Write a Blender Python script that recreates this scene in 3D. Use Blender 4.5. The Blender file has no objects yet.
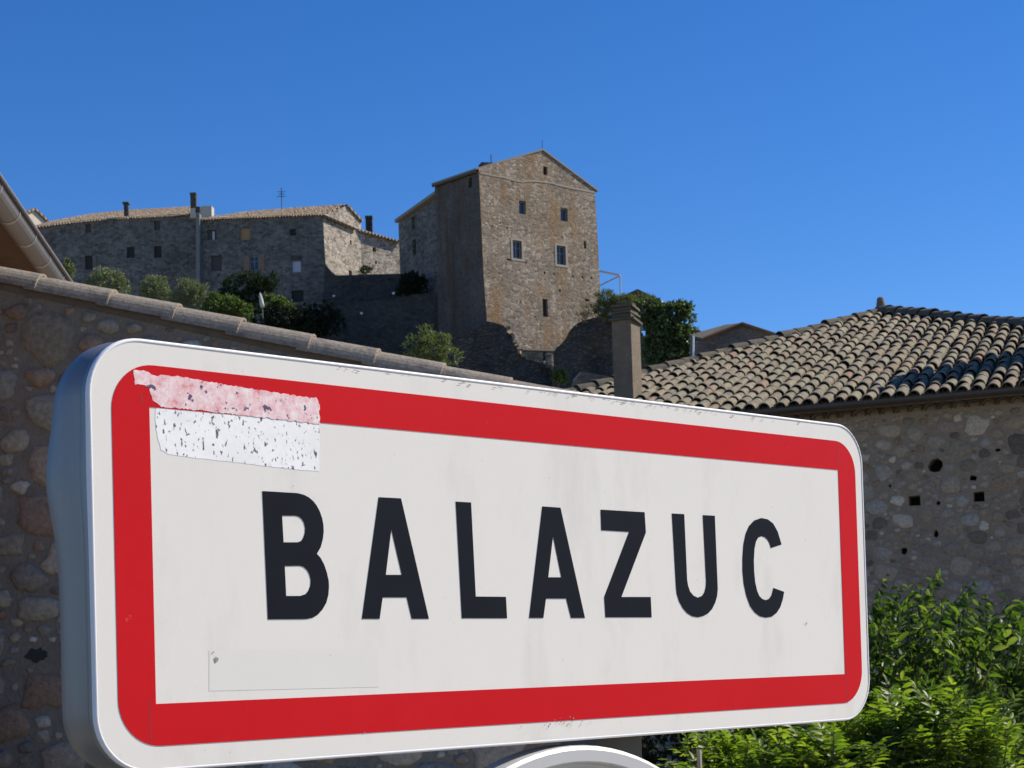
import bpy, math, random
import numpy as np
from mathutils import Vector, Matrix, geometry, noise
random.seed(7)
rad = math.radians
C = bpy.context.scene
COL = C.collection

# ------------------------------------------------------------------ camera
F = 1700.0; PX, PY = 512.0, 640.0
EYE = Vector((0, 0, 1.6))
cd = bpy.data.cameras.new('camera'); cam = bpy.data.objects.new('camera', cd); COL.objects.link(cam)
cd.sensor_width = 36; cd.lens = F / 1024 * 36
cd.shift_y = (PY - 384) / 1024.0
cd.clip_start = 0.05; cd.clip_end = 6000
R = Matrix.Rotation(rad(91.0), 3, 'X') @ Matrix.Rotation(rad(-1.9), 3, 'Z')
cam.matrix_world = Matrix.Translation(EYE) @ R.to_4x4()
C.camera = cam
cd.dof.use_dof = True; cd.dof.focus_distance = 2.0; cd.dof.aperture_fstop = 45

# ------------------------------------------------------------------ light
SUN_AZ, SUN_EL = 75.0, 43.0           # azimuth clockwise from +Y
S = Vector((math.sin(rad(SUN_AZ)) * math.cos(rad(SUN_EL)), math.cos(rad(SUN_AZ)) * math.cos(rad(SUN_EL)), math.sin(rad(SUN_EL))))
w = bpy.data.worlds.new('World'); C.world = w; w.use_nodes = True
wn = w.node_tree; bg = wn.nodes['Background']
sky = wn.nodes.new('ShaderNodeTexSky'); sky.sky_type = 'NISHITA'; sky.sun_disc = False
sky.sun_elevation = rad(SUN_EL); sky.sun_rotation = rad(SUN_AZ)
sky.altitude = 1500; sky.air_density = 1.0; sky.dust_density = 0.0; sky.ozone_density = 4.0
hs = wn.nodes.new('ShaderNodeHueSaturation'); hs.inputs['Hue'].default_value = .510; hs.inputs['Saturation'].default_value = 1.29; hs.inputs['Value'].default_value = 1.17
wn.links.new(sky.outputs[0], hs.inputs['Color']); wn.links.new(hs.outputs[0], bg.inputs[0]); bg.inputs[1].default_value = 0.1
sl = bpy.data.lights.new('sun', 'SUN'); sl.energy = 5.0; sl.angle = rad(0.5); sl.color = (1, 0.92, 0.79)
so = bpy.data.objects.new('sun', sl); COL.objects.link(so)
so.rotation_euler = S.to_track_quat('Z', 'Y').to_euler(); so.location = (30, 0, 60)
C.view_settings.view_transform = 'Standard'; C.view_settings.look = 'None'
C.view_settings.exposure = 0.3; C.view_settings.gamma = 1.0; C.view_settings.use_curve_mapping = False

# ------------------------------------------------------------------ helpers
def ray(x, y):
    return (R @ Vector(((x - PX) / F, -(y - PY) / F, -1.0)))
def atY(x, y, Y):
    d = ray(x, y); return EYE + d * (Y / d.y)
def atZ(x, y, z):
    d = ray(x, y); return EYE + d * ((z - EYE.z) / d.z)
def depth(x, y, Z):
    return EYE + ray(x, y) * Z
class Plane:
    """a vertical (or any) plane; a photo point can be laid on it"""
    def __init__(s, o, n): s.o = Vector(o); s.n = Vector(n).normalized()
    def p(s, x, y, off=0.0):
        d = ray(x, y); t = (s.o - EYE).dot(s.n) / d.dot(s.n)
        return EYE + d * t + s.n * off
def vplane(x, y, Y, alpha):
    """vertical plane through photo point at distance Y; alpha = heading of its normal, 0 towards the camera, + to the right"""
    a = rad(alpha); return Plane(atY(x, y, Y), (math.sin(a), -math.cos(a), 0))

ORG = {}
def thing(name, label, cat, loc, group=None):
    o = bpy.data.objects.new(name, None); COL.objects.link(o); o.empty_display_size = 0.3
    o.location = loc; ORG[o.name] = Vector(loc)
    o['label'] = label; o['category'] = cat
    if group: o['group'] = group
    return o
def part(name, vf, m, parent=None, smooth=False, label=None, org=None):
    V, Fc = vf[0], vf[1]
    base = ORG[parent.name] if parent else Vector(org if org else (0, 0, 0))
    me = bpy.data.meshes.new(name)
    me.from_pydata([tuple(Vector(v) - base) for v in V], [], Fc); me.update()
    ms = m if isinstance(m, (list, tuple)) else [m]
    for q in ms: me.materials.append(q)
    if len(vf) > 2:
        for p_, i in zip(me.polygons, vf[2]): p_.material_index = i
    if smooth:
        for p_ in me.polygons: p_.use_smooth = True
    o = bpy.data.objects.new(name, me); COL.objects.link(o)
    if parent: o.parent = parent
    else: o.location = base
    ORG[o.name] = base
    if label: o['label'] = label
    return o
def tag(o, label, cat, group=None):
    o['label'] = label; o['category'] = cat
    if group: o['group'] = group
    return o
def struct(o): o['kind'] = 'structure'; return o
def join(*ms):
    V, Fc = [], []
    for v, f in ms:
        k = len(V); V += list(v); Fc += [tuple(i + k for i in q) for q in f]
    return V, Fc
def prism(poly, d):
    """polygon (list of points) extruded by vector d, closed"""
    n = len(poly); V = [Vector(p) for p in poly] + [Vector(p) + Vector(d) for p in poly]
    Fc = [tuple(range(n)), tuple(range(2 * n - 1, n - 1, -1))]
    for i in range(n):
        j = (i + 1) % n; Fc.append((j, i, i + n, j + n))
    return V, Fc
def box(c, sx, sy, sz, rot=0):
    """box with its base centre at c"""
    ca, sa = math.cos(rot), math.sin(rot); c = Vector(c); V = []
    for z in (0, sz):
        for x, y in ((-1, -1), (1, -1), (1, 1), (-1, 1)):
            X, Y = x * sx / 2, y * sy / 2
            V.append(c + Vector((X * ca - Y * sa, X * sa + Y * ca, z)))
    return V, [(3, 2, 1, 0), (4, 5, 6, 7), (0, 1, 5, 4), (1, 2, 6, 5), (2, 3, 7, 6), (3, 0, 4, 7)]
def tube(pts, r, n=8, caps=True):
    V, Fc = [], []
    rs = r if isinstance(r, (list, tuple)) else [r] * len(pts)
    pts = [Vector(p) for p in pts]
    for i, p in enumerate(pts):
        t = (pts[min(i + 1, len(pts) - 1)] - pts[max(i - 1, 0)]).normalized()
        a = t.orthogonal().normalized() if abs(t.z) > .9 else t.cross(Vector((0, 0, 1))).normalized()
        b = t.cross(a)
        for k in range(n):
            an = 2 * math.pi * k / n
            V.append(p + (a * math.cos(an) + b * math.sin(an)) * rs[i])
    for i in range(len(pts) - 1):
        for k in range(n):
            Fc.append((i * n + k, i * n + (k + 1) % n, (i + 1) * n + (k + 1) % n, (i + 1) * n + k))
    if caps:
        Fc.append(tuple(range(n - 1, -1, -1))); Fc.append(tuple(range((len(pts) - 1) * n, len(pts) * n)))
    return V, Fc
def inpoly(p, poly):
    x, y = p; c = False; j = len(poly) - 1
    for i in range(len(poly)):
        xi, yi = poly[i]; xj, yj = poly[j]
        if (yi > y) != (yj > y) and x < (xj - xi) * (y - yi) / (yj - yi) + xi: c = not c
        j = i
    return c
def cdt(outline, holes=()):
    """triangulate a 2D polygon with holes"""
    pts, ed = [], []
    for lp in [outline] + list(holes):
        k = len(pts); n = len(lp); pts += [Vector(q) for q in lp]; ed += [(k + i, k + (i + 1) % n) for i in range(n)]
    v, e, f, *_ = geometry.delaunay_2d_cdt(pts, ed, [], 0, 1e-7)
    out = []
    for t in f:
        c = sum((v[i] for i in t), Vector((0, 0))) / len(t)
        if inpoly(c, outline) and not any(inpoly(c, h) for h in holes): out.append(tuple(t))
    return v, out
class Frame2:
    """2D coordinates on a plane"""
    def __init__(s, o, u, n):
        s.o = Vector(o); s.n = Vector(n).normalized(); s.u = (Vector(u) - s.n * Vector(u).dot(s.n)).normalized(); s.v = s.n.cross(s.u)
    def w(s, a, b, off=0.0): return s.o + s.u * a + s.v * b + s.n * off
    def l(s, P): d = Vector(P) - s.o; return (d.dot(s.u), d.dot(s.v))
def frame_of(pl):
    u = Vector((0, 0, 1)).cross(pl.n); return Frame2(pl.o, u, pl.n)
def sheet(fr, outline, holes=(), off=0.0, thick=0.0, reveal=0.0):
    """polygon sheet on a frame (2D points); thick > 0: a closed slab going back; reveal: sides of the holes only"""
    v, f = cdt(outline, holes); n = len(v)
    V = [fr.w(q[0], q[1], off) for q in v]; Fc = []
    for t in f:
        a, b, c = (V[i] for i in t[:3])
        Fc.append(t if (b - a).cross(c - a).dot(fr.n) > 0 else tuple(reversed(t)))
    if thick:
        V += [fr.w(q[0], q[1], off - thick) for q in v]
        Fc += [tuple(i + n for i in reversed(t)) for t in Fc]
    for li, lp in enumerate([outline] + list(holes)):
        dd = thick if thick else (reveal if li else 0)
        if not dd: continue
        k = len(V); m = len(lp)
        area = sum(lp[i][0] * lp[(i + 1) % m][1] - lp[(i + 1) % m][0] * lp[i][1] for i in range(m))
        L = list(lp) if area > 0 else list(reversed(lp))
        if li: L = list(reversed(L))
        V += [fr.w(q[0], q[1], off) for q in L] + [fr.w(q[0], q[1], off - dd) for q in L]
        for i in range(m):
            j = (i + 1) % m; Fc.append((k + i, k + m + i, k + m + j, k + j))
    return V, Fc

# ------------------------------------------------------------------ materials
class NT:
    def __init__(s, name):
        s.m = bpy.data.materials.new(name); s.m.use_nodes = True; s.t = s.m.node_tree
        s.b = s.t.nodes['Principled BSDF']; s.out = s.t.nodes['Material Output']
    def n(s, typ, **kw):
        nd = s.t.nodes.new(typ)
        for k, v in kw.items(): setattr(nd, k, v)
        return nd
    def l(s, a, b): s.t.links.new(a, b)
    def coord(s): return s.n('ShaderNodeTexCoord').outputs['Object']
    def mapping(s, vec, scale):
        m = s.n('ShaderNodeMapping'); m.inputs['Scale'].default_value = scale; s.l(vec, m.inputs[0]); return m.outputs[0]
    def noise(s, vec, sc, det=4, rough=.6):
        q = s.n('ShaderNodeTexNoise'); q.inputs['Scale'].default_value = sc; q.inputs['Detail'].default_value = det; q.inputs['Roughness'].default_value = rough
        s.l(vec, q.inputs['Vector']); return q.outputs['Fac']
    def ramp(s, fac, stops, interp='LINEAR'):
        r = s.n('ShaderNodeValToRGB'); r.color_ramp.interpolation = interp; e = r.color_ramp.elements
        while len(e) < len(stops): e.new(.5)
        for k, (p, c) in enumerate(stops):
            e[k].position = p; e[k].color = (c if len(c) == 4 else (*c, 1)) if isinstance(c, tuple) else (c, c, c, 1)
        s.l(fac, r.inputs[0]); return r.outputs[0]
    def mix(s, fac, a, b, mode='MIX'):
        q = s.n('ShaderNodeMix', data_type='RGBA', blend_type=mode)
        for v, i in ((fac, 0), (a, 6), (b, 7)):
            if isinstance(v, (int, float)): q.inputs[i].default_value = v
            elif isinstance(v, tuple): q.inputs[i].default_value = (*v, 1)
            else: s.l(v, q.inputs[i])
        return q.outputs[2]
    def bump(s, h, strength, dist, prev=None):
        b = s.n('ShaderNodeBump'); b.inputs['Strength'].default_value = strength; b.inputs['Distance'].default_value = dist
        s.l(h, b.inputs['Height'])
        if prev: s.l(prev, b.inputs['Normal'])
        s.l(b.outputs[0], s.b.inputs['Normal']); return b.outputs[0]
    def rough(s, v): s.b.inputs['Roughness'].default_value = v; return s
    def col(s, c):
        if isinstance(c, tuple): s.b.inputs['Base Color'].default_value = (*c, 1)
        else: s.l(c, s.b.inputs['Base Color'])
        return s
def plain(name, c, rough=.7, metal=0.0, var=.25, sc=6.0, bump=0.0):
    t = NT(name); v = t.coord(); f = t.noise(v, sc, 5, .65)
    t.col(t.mix(f, tuple(x * (1 - var) for x in c), tuple(min(1, x * (1 + var)) for x in c))).rough(rough)
    t.b.inputs['Metallic'].default_value = metal
    if bump: t.bump(t.noise(v, sc * 4, 4), bump, .02)
    return t.m
def stone(name, cols, cell, mortar, edge=.06, bump=.6, dist=.05, stain=None, streak=0.0, squash=1.7):
    """rubble masonry: cells of differing colour, joints, weathering"""
    t = NT(name); v0 = t.coord()
    nz = t.n('ShaderNodeTexNoise'); nz.inputs['Scale'].default_value = cell * .8; t.l(v0, nz.inputs['Vector'])
    add = t.n('ShaderNodeVectorMath', operation='MULTIPLY_ADD'); t.l(nz.outputs['Color'], add.inputs[0])
    add.inputs[1].default_value = (.35 / cell,) * 3; t.l(v0, add.inputs[2])
    v = t.mapping(add.outputs[0], (1, 1, squash))
    vo = t.n('ShaderNodeTexVoronoi'); vo.inputs['Scale'].default_value = cell; t.l(v, vo.inputs['Vector'])
    ve = t.n('ShaderNodeTexVoronoi', feature='DISTANCE_TO_EDGE'); ve.inputs['Scale'].default_value = cell; t.l(v, ve.inputs['Vector'])
    sep = t.n('ShaderNodeSeparateColor'); t.l(vo.outputs['Color'], sep.inputs[0])
    k = len(cols); base = t.ramp(sep.outputs[0], [((i + .0) / max(1, k - 1), c) for i, c in enumerate(cols)])
    big = t.noise(v0, cell * .12, 5, .7); fine = t.noise(v0, cell * 4, 5, .7)
    base = t.mix(.75, base, t.ramp(fine, [(.28, .35), (.72, 1.5)]), 'MULTIPLY')
    m = t.ramp(ve.outputs['Distance'], [(0.0, 0.0), (edge, 1.0)])
    c = t.mix(m, mortar, base)
    c = t.mix(.7, c, t.ramp(big, [(.3, .55), (.7, 1.3)]), 'MULTIPLY')
    if stain:
        vs = t.mapping(v0, (1, 1, .22)); s_ = t.noise(vs, .55, 6, .7)
        c = t.mix(t.ramp(s_, [(.48, 0.0), (.63, .85)]), c, stain)
    if streak:
        vs = t.mapping(v0, (1, 1, .05)); s_ = t.noise(vs, 1.6, 4, .6)
        c = t.mix(t.ramp(s_, [(.45, 0.0), (.7, streak)]), c, (.045, .045, .045))
    t.col(c).rough(.95)
    hb = t.ramp(ve.outputs['Distance'], [(0.0, 0.0), (edge * 2.5, 1.0)])
    t.bump(t.mix(.35, hb, fine), bump, dist)
    return t.m
def island(name, stops, rough=.9, nsc=30, var=.6, bump=.4, dist=.01, extra=None):
    """random colour for each separate piece of the mesh (stones, tiles)"""
    t = NT(name); v = t.coord(); g = t.n('ShaderNodeNewGeometry')
    c = t.ramp(g.outputs['Random Per Island'], stops, 'LINEAR')
    f = t.noise(v, nsc, 6, .7)
    c = t.mix(var, c, t.ramp(f, [(.25, .4), (.75, 1.45)]), 'MULTIPLY')
    if extra:
        f2 = t.noise(v, extra[1], 5, .7); c = t.mix(t.ramp(f2, [(extra[2], 0.0), (extra[2] + .12, extra[3])]), c, extra[0])
    t.col(c).rough(rough); t.bump(f, bump, dist); return t.m
def leaf(name, stops, rough=.45, trans=.35, spec=.5):
    t = NT(name); g = t.n('ShaderNodeNewGeometry'); c = t.ramp(g.outputs['Random Per Island'], stops)
    t.col(c).rough(rough); t.b.inputs['Specular IOR Level'].default_value = spec
    tr = t.n('ShaderNodeBsdfTranslucent'); t.l(t.mix(1.0, c, (1.3, 1.5, .5), 'MULTIPLY'), tr.inputs[0])
    mx = t.n('ShaderNodeMixShader'); mx.inputs[0].default_value = trans
    t.l(t.b.outputs[0], mx.inputs[1]); t.l(tr.outputs[0], mx.inputs[2]); t.l(mx.outputs[0], t.out.inputs[0]); return t.m

M = {}
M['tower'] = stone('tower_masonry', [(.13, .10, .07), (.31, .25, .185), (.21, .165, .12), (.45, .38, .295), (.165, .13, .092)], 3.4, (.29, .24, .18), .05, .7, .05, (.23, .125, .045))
M['tower_shade'] = stone('tower_masonry_shaded', [(.085, .072, .06), (.15, .13, .108), (.115, .098, .082)], 3.2, (.135, .117, .098), .05, .6, .05, (.10, .06, .03), .6)  # darker copy of the tower masonry; the side's shade is in the colour
M['house'] = stone('village_masonry', [(.11, .105, .096), (.23, .215, .19), (.16, .15, .135), (.09, .085, .078)], 2.6, (.18, .168, .148), .06, .7, .06, None, .35)  # kept dark: the shade on the house fronts is in the colour
M['houseB'] = stone('village_masonry_sunlit', [(.20, .17, .13), (.48, .42, .34), (.36, .31, .25), (.14, .12, .095), (.42, .37, .30)], 2.8, (.38, .33, .265), .06, .7, .05)  # lit copy of the village masonry, sun on the end walls put into colour
M['dark'] = stone('terrace_masonry_shaded', [(.036, .036, .034), (.080, .076, .070), (.055, .052, .048)], 2.2, (.058, .056, .053), .06, .8, .1)  # shade on terraces and small chimneys is darkened into this colour
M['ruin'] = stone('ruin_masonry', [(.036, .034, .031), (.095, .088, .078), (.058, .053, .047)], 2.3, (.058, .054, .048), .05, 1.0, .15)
M['rubble_small'] = stone('cottage_masonry', [(.10, .085, .07), (.17, .145, .12), (.13, .11, .095)], 4.5, (.13, .115, .10), .06, .8, .05)
M['mortar_left'] = plain('lime_mortar_brown', (.20, .172, .138), .95, 0, .35, 12, .9)
M['mortar_right'] = plain('lime_mortar_grey', (.25, .20, .14), .95, 0, .35, 9, .9)
M['stone_left'] = island('river_stones', [(0, (.24, .20, .145)), (.2, (.36, .31, .23)), (.38, (.26, .24, .205)), (.55, (.29, .185, .125)), (.7, (.15, .125, .095)), (.85, (.54, .49, .40)), (1, (.27, .165, .105))], .95, 34, .8, 1.0, .015)
M['stone_right'] = island('wall_stones', [(0, (.28, .22, .145)), (.2, (.37, .31, .22)), (.35, (.135, .105, .075)), (.5, (.33, .275, .20)), (.65, (.34, .31, .26)), (.8, (.25, .175, .11)), (1, (.56, .49, .37))], .95, 26, .8, .9, .02)
M['tile'] = island('canal_tiles', [(0, (.19, .155, .10)), (.22, (.22, .195, .13)), (.42, (.155, .125, .085)), (.6, (.23, .20, .14)), (.78, (.215, .155, .10)), (.93, (.265, .235, .155)), (1, (.245, .13, .08))], .9, 14, .95, .8, .015, ((.085, .078, .055), 6, .50, .7))
M['tile_far'] = island('far_canal_tiles', [(0, (.22, .155, .105)), (.3, (.30, .235, .165)), (.6, (.17, .13, .095)), (.85, (.36, .29, .21)), (1, (.27, .16, .10))], .95, 3, .7, .2, .02)
M['tile_dark'] = island('mossy_shaded_tiles', [(0, (.075, .062, .045)), (.5, (.11, .093, .064)), (1, (.085, .078, .055))], .95, 14, .7, .6, .01)  # moss tone, plus the shade of ridge and channels put into the colour
M['verge'] = island('verge_tiles', [(0, (.23, .195, .155)), (.5, (.29, .245, .19)), (1, (.255, .215, .17))], .9, 45, .75, .6, .008, ((.10, .095, .085), 7, .52, .6))
M['verge_mortar'] = plain('tile_mortar', (.36, .285, .21), .95, 0, .3, 20, .5)
def roofmat(name, a, b, dirx, sc=4.6):
    t = NT(name); v = t.coord(); nz = t.noise(v, 1.2, 5, .7); g = t.noise(v, 9, 4, .7)
    wv = t.n('ShaderNodeTexWave', wave_type='BANDS', bands_direction=dirx); wv.inputs['Scale'].default_value = sc / 4.6 ; wv.inputs['Distortion'].default_value = .6
    t.l(v, wv.inputs['Vector'])
    c = t.mix(nz, a, b); c = t.mix(.8, c, t.ramp(g, [(.2, .5), (.8, 1.4)]), 'MULTIPLY'); c = t.mix(t.ramp(wv.outputs['Fac'], [(0, .8), (.55, 0.0)]), c, (.05, .042, .035))
    t.col(c).rough(.95); t.bump(wv.outputs['Fac'], 1.0, .1); return t.m
M['roof_far'] = roofmat('far_roof_tiles', (.22, .155, .11), (.36, .275, .20), 'X')
M['roof_far_mossy'] = roofmat('mossy_roof_tiles', (.13, .12, .07), (.25, .19, .14), 'Y')
M['coping'] = plain('coping_stone', (.26, .23, .19), .9, 0, .25, 5)
M['quoin'] = plain('dressed_stone', (.33, .285, .225), .9, 0, .25, 6)
M['void'] = plain('unlit_opening', (.03, .028, .027), .9)
M['pane'] = plain('window_glass', (.035, .045, .06), .08, 0, .3, 3)
M['sash'] = plain('weathered_sash', (.20, .22, .25), .6)
M['pale_pane'] = plain('pale_curtain', (.42, .46, .52), .5)
M['shutter_dark'] = plain('dark_shutter', (.06, .05, .045), .7)
M['shutter_ochre'] = plain('ochre_shutter', (.34, .21, .095), .7)
M['shutter_brown'] = plain('brown_shutter', (.22, .135, .085), .7)
M['render'] = plain('pale_render', (.50, .44, .37), .95, 0, .2, 2)
M['flue'] = plain('grey_render', (.19, .19, .185), .95, 0, .2, 2)
M['chimney'] = plain('chimney_render', (.175, .138, .095), .95, 0, .5, 7, 1.0)
M['darkmetal'] = plain('dark_painted_zinc', (.055, .052, .05), .55, .3)
M['zinc'] = plain('zinc', (.235, .23, .22), .5, .35, .18, 5)
M['zinc_edge'] = plain('zinc_lip', (.52, .50, .48), .4, .6, .15, 8)
M['wood'] = plain('eave_boards', (.14, .085, .05), .85, 0, .35, 8)
M['terracotta'] = island('eave_terracotta', [(0, (.30, .14, .07)), (.5, (.36, .19, .10)), (1, (.24, .12, .07))], .9, 20)
M['whitepaint'] = plain('white_paint', (.78, .78, .78), .5, 0, .06, 4)
M['steel'] = plain('galvanised_steel', (.45, .46, .47), .42, .8, .15, 12)
M['bark'] = plain('bark', (.10, .08, .06), .95, 0, .4, 14, .8)

# ------------------------------------------------------------------ ground
def ss(a, b, x):
    t = max(0.0, min(1.0, (x - a) / (b - a))); return t * t * (3 - 2 * t)
def ground_z(X, Y):
    z = max(0.0, (Y - 44) * .232)
    low = min(z, 22.0)
    hi_l, hi_r = 31.5, 29.0
    hi = hi_l + (hi_r - hi_l) * ss(-14, -2, X)
    st = ss(157.2, 161.0, Y) if X < -2 else ss(153, 159, Y)
    st += (ss(142.0, 147.0, Y) - st) * ss(-15, -19, X)
    z = low + (hi - low) * st
    z -= ss(230, 900, Y) * 30 + ss(80, 400, abs(X)) * 20 * ss(60, 150, Y)
    return z + (noise.noise(Vector((X * .06, Y * .06, 0))) * .5 if Y > 50 else 0)
xs = sorted(set([-1500, -900, -500, -300, -200] + list(range(-150, 151, 5)) + [200, 300, 500, 900, 1500]))
ys = sorted(set([-300, -100, -40] + list(range(-20, 260, 4)) + [142, 143, 145, 147, 157, 158, 159, 161, 300, 360, 450, 600, 900, 1500, 3000]))
gv = [(x, y, ground_z(x, y)) for y in ys for x in xs]
nx = len(xs)
gf = [(j * nx + i, j * nx + i + 1, (j + 1) * nx + i + 1, (j + 1) * nx + i) for j in range(len(ys) - 1) for i in range(nx - 1)]
gm = NT('dry_ground'); gc = gm.coord()
gm.col(gm.mix(gm.ramp(gm.noise(gc, .25, 8, .7), [(.42, 0.0), (.58, 1.0)]), (.10, .105, .05), (.34, .28, .20))).rough(1.0); gm.bump(gm.noise(gc, 3, 6), .8, .2)
struct(part('ground', (gv, gf), gm.m))
am = NT('asphalt'); ac = am.coord(); am.col(am.mix(am.noise(ac, 40, 6, .8), (.035, .035, .036), (.07, .069, .067))).rough(.9); am.bump(am.noise(ac, 160, 3), .5, .01)
rx = [(-2.1 + 2.3, 4.4), ]
def strip(x0, x1, y0, y1, z, n=24, bend=0.0):
    V, Fc = [], []
    for i in range(n + 1):
        y = y0 + (y1 - y0) * i / n
        V += [(x0 + bend * y * y, y, z), (x1 + bend * y * y, y, z)]
    return V, [(2 * i, 2 * i + 1, 2 * i + 3, 2 * i + 2) for i in range(n)]
struct(part('road', strip(-2.6, -.2, -40, 7.6, .006), am.m))
km = plain('kerb_stone', (.33, .31, .28), .9)
k1 = strip(-.2, .0, -40, 7.6, .12); k0 = strip(-.2, -.2, -40, 7.6, 0)
struct(part('kerb', prism([(-.2, -40, -.05), (-.05, -40, -.05), (-.05, -40, .12), (-.2, -40, .12)], (0, 47.6, 0)), km))

gy = NT('bounce_gravel'); gyc = gy.coord(); gy.col(gy.mix(gy.noise(gyc, 30, 6, .8), (.34, .28, .20), (.50, .43, .33))).rough(1.0); gy.bump(gy.noise(gyc, 90, 3), .6, .02)
struct(part('bounce_yard', ([(-3.2, 8.9, .004), (30, 8.9, .004), (30, 26, .004), (-3.2, 26, .004), (.05, -30, .004), (30, -30, .004), (.05, 8.9, .004)], [(0, 1, 2, 3), (4, 5, 1, 6)]), gy.m))  # unseen pale ground, added to bounce warm light onto the shaded walls

# ================================================================== TOWN SIGN
Z1 = 1.53; RAT = 1.52
TL, BL, TR = depth(86.5, 332, Z1), depth(96.5, 776, Z1), depth(861, 426.6, Z1 * RAT)
sn = (TR - TL).cross(BL - TL).normalized()
if sn.dot(EYE - TL) < 0: sn = -sn
sp = Plane(TL, sn); SF = Frame2(TL, TR - TL, sn)
BR = sp.p(871, 718.6)
quad = [SF.l(q) for q in (BL, BR, TR, TL)]            # ccw in (u, v)
def inset(q, d):
    """move the four edges inwards: one distance, or bottom / right / top / left"""
    dd = d if isinstance(d, tuple) else (d,) * 4
    out = []; n = len(q)
    for i in range(n):
        a, b, c = Vector(q[i - 1]), Vector(q[i]), Vector(q[(i + 1) % n])
        d1 = (b - a).normalized(); d2 = (c - b).normalized()
        n1 = Vector((-d1.y, d1.x)); n2 = Vector((-d2.y, d2.x)); e1, e2 = dd[(i - 1) % 4], dd[i]
        p1 = b + n1 * e1; p2 = b + n2 * e2; dn = d1.x * d2.y - d1.y * d2.x
        t = ((p2 - p1).x * d2.y - (p2 - p1).y * d2.x) / dn; out.append(tuple(p1 + d1 * t))
    return out
def rounded(q, r, n=10):
    out = []; m = len(q)
    for i in range(m):
        a, b, c = Vector(q[i - 1]), Vector(q[i]), Vector(q[(i + 1) % m])
        d1 = (a - b).normalized(); d2 = (c - b).normalized()
        half = math.acos(max(-1, min(1, d1.dot(d2)))) / 2
        t = r / math.tan(half); p1 = b + d1 * t; p2 = b + d2 * t
        ctr = b + (d1 + d2).normalized() * (r / math.sin(half))
        a1 = math.atan2(*(p1 - ctr).yx); a2 = math.atan2(*(p2 - ctr).yx)
        while a2 < a1: a2 += 2 * math.pi
        if a2 - a1 > math.pi: a2 -= 2 * math.pi
        for k in range(n + 1):
            an = a1 + (a2 - a1) * k / n; out.append((ctr.x + r * math.cos(an), ctr.y + r * math.sin(an)))
    return out
def offs(loop, d):
    out = []; n = len(loop)
    for i in range(n):
        a, c = Vector(loop[i - 1]), Vector(loop[(i + 1) % n]); t = (c - a).normalized()
        out.append((loop[i][0] + t.y * d, loop[i][1] - t.x * d))
    return out
def dens(loop, step):
    out = []; n = len(loop)
    for i in range(n):
        a, b = Vector(loop[i]), Vector(loop[(i + 1) % n]); k = max(1, int((b - a).length / step))
        for j in range(k): out.append(tuple(a + (b - a) * (j / k)))
    return out
sw = NT('sign_white'); sc_ = sw.coord()
d1 = sw.noise(sw.mapping(sc_, (1, 1, .35)), 9, 6, .7); d2 = sw.noise(sc_, 120, 3, .6); d3 = sw.noise(sc_, 2.2, 4, .6)
cw = sw.mix(d3, (.725, .695, .63), (.785, .76, .69)); cw = sw.mix(sw.ramp(d1, [(.54, 0.0), (.74, .26)]), cw, (.42, .40, .34))
cw = sw.mix(sw.ramp(d2, [(.70, 0.0), (.76, .35)]), cw, (.45, .43, .38)); sw.col(cw).rough(.42); sw.b.inputs['Specular IOR Level'].default_value = .2
rd = NT('sign_red'); rc = rd.coord(); r1 = rd.noise(rc, 5, 6, .7); r2 = rd.noise(rc, 60, 4, .7)
cr = rd.mix(r1, (.53, .008, .012), (.61, .013, .018)); cr = rd.mix(rd.ramp(r2, [(.70, 0.0), (.78, .3)]), cr, (.55, .25, .22)); rd.col(cr).rough(.45); rd.b.inputs['Specular IOR Level'].default_value = .08
seam_m = plain('red_seam', (.26, .008, .014), .5)
bk = plain('sign_black', (.009, .0105, .015), .5, 0, .25, 20); bk.node_tree.nodes['Principled BSDF'].inputs['Specular IOR Level'].default_value = .09
rimp = NT('rim_paint'); rq = rimp.coord(); rimp.col(rimp.mix(rimp.noise(rimp.mapping(rq, (3, 3, .6)), 9, 6, .7), (.17, .17, .17), (.27, .27, .265))).rough(.4); rimp.b.inputs['Metallic'].default_value = .35
ctr3 = SF.w(sum(q[0] for q in quad) / 4, sum(q[1] for q in quad) / 4)
base_pt = Vector((ctr3.x, ctr3.y, 0)) - Vector((sn.x, sn.y, 0)) * .1
TS = thing('town_sign', 'long white town name sign with red border, black capitals and a torn sticker', 'road sign', base_pt)
out0 = rounded(inset(quad, .003), .052, 12)
part('face_plate', sheet(SF, out0, thick=.002), sw.m, TS)
dl = dens(out0, .02)
prof = [(0.0, 0.0004), (.0014, .0012), (.003, -.0005), (.0034, -.004), (.0034, -.011), (.0012, -.015), (.0012, -.019), (.0034, -.024), (.0050, -.040), (.0046, -.058), (.002, -.062), (-.012, -.062)]
um = sum(q[0] for q in dl) / len(dl); Vr, Fr, n_ = [], [], len(dl)
H_ = quad[3][1] - quad[0][1]
mi = []
for (o_, dz) in prof:
    lp = offs(dl, o_)
    for (a, b) in lp:
        left = ss(.10, -.01, a) if False else max(0.0, 1 - max(0.0, a) / .08)
        tt = (quad[3][1] - b) / H_
        g = left * math.exp(-((tt - .32) / .13) ** 2) * .014 - left * (1 - ss(-.05, .16, tt)) * .012
        k = min(1.0, max(0.0, -dz / .06))
        Vr.append(SF.w(a - g * .35 * k, b, dz * (1 + (g / .06) * .9)))
for i in range(len(prof) - 1):
    for j in range(n_):
        q = (j + 1) % n_; Fr.append((i * n_ + j, (i + 1) * n_ + j, (i + 1) * n_ + q, i * n_ + q)); mi.append(0 if i < 3 else 1)
part('rim', (Vr, Fr, mi), [M['whitepaint'], rimp.m], TS, smooth=True)
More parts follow.
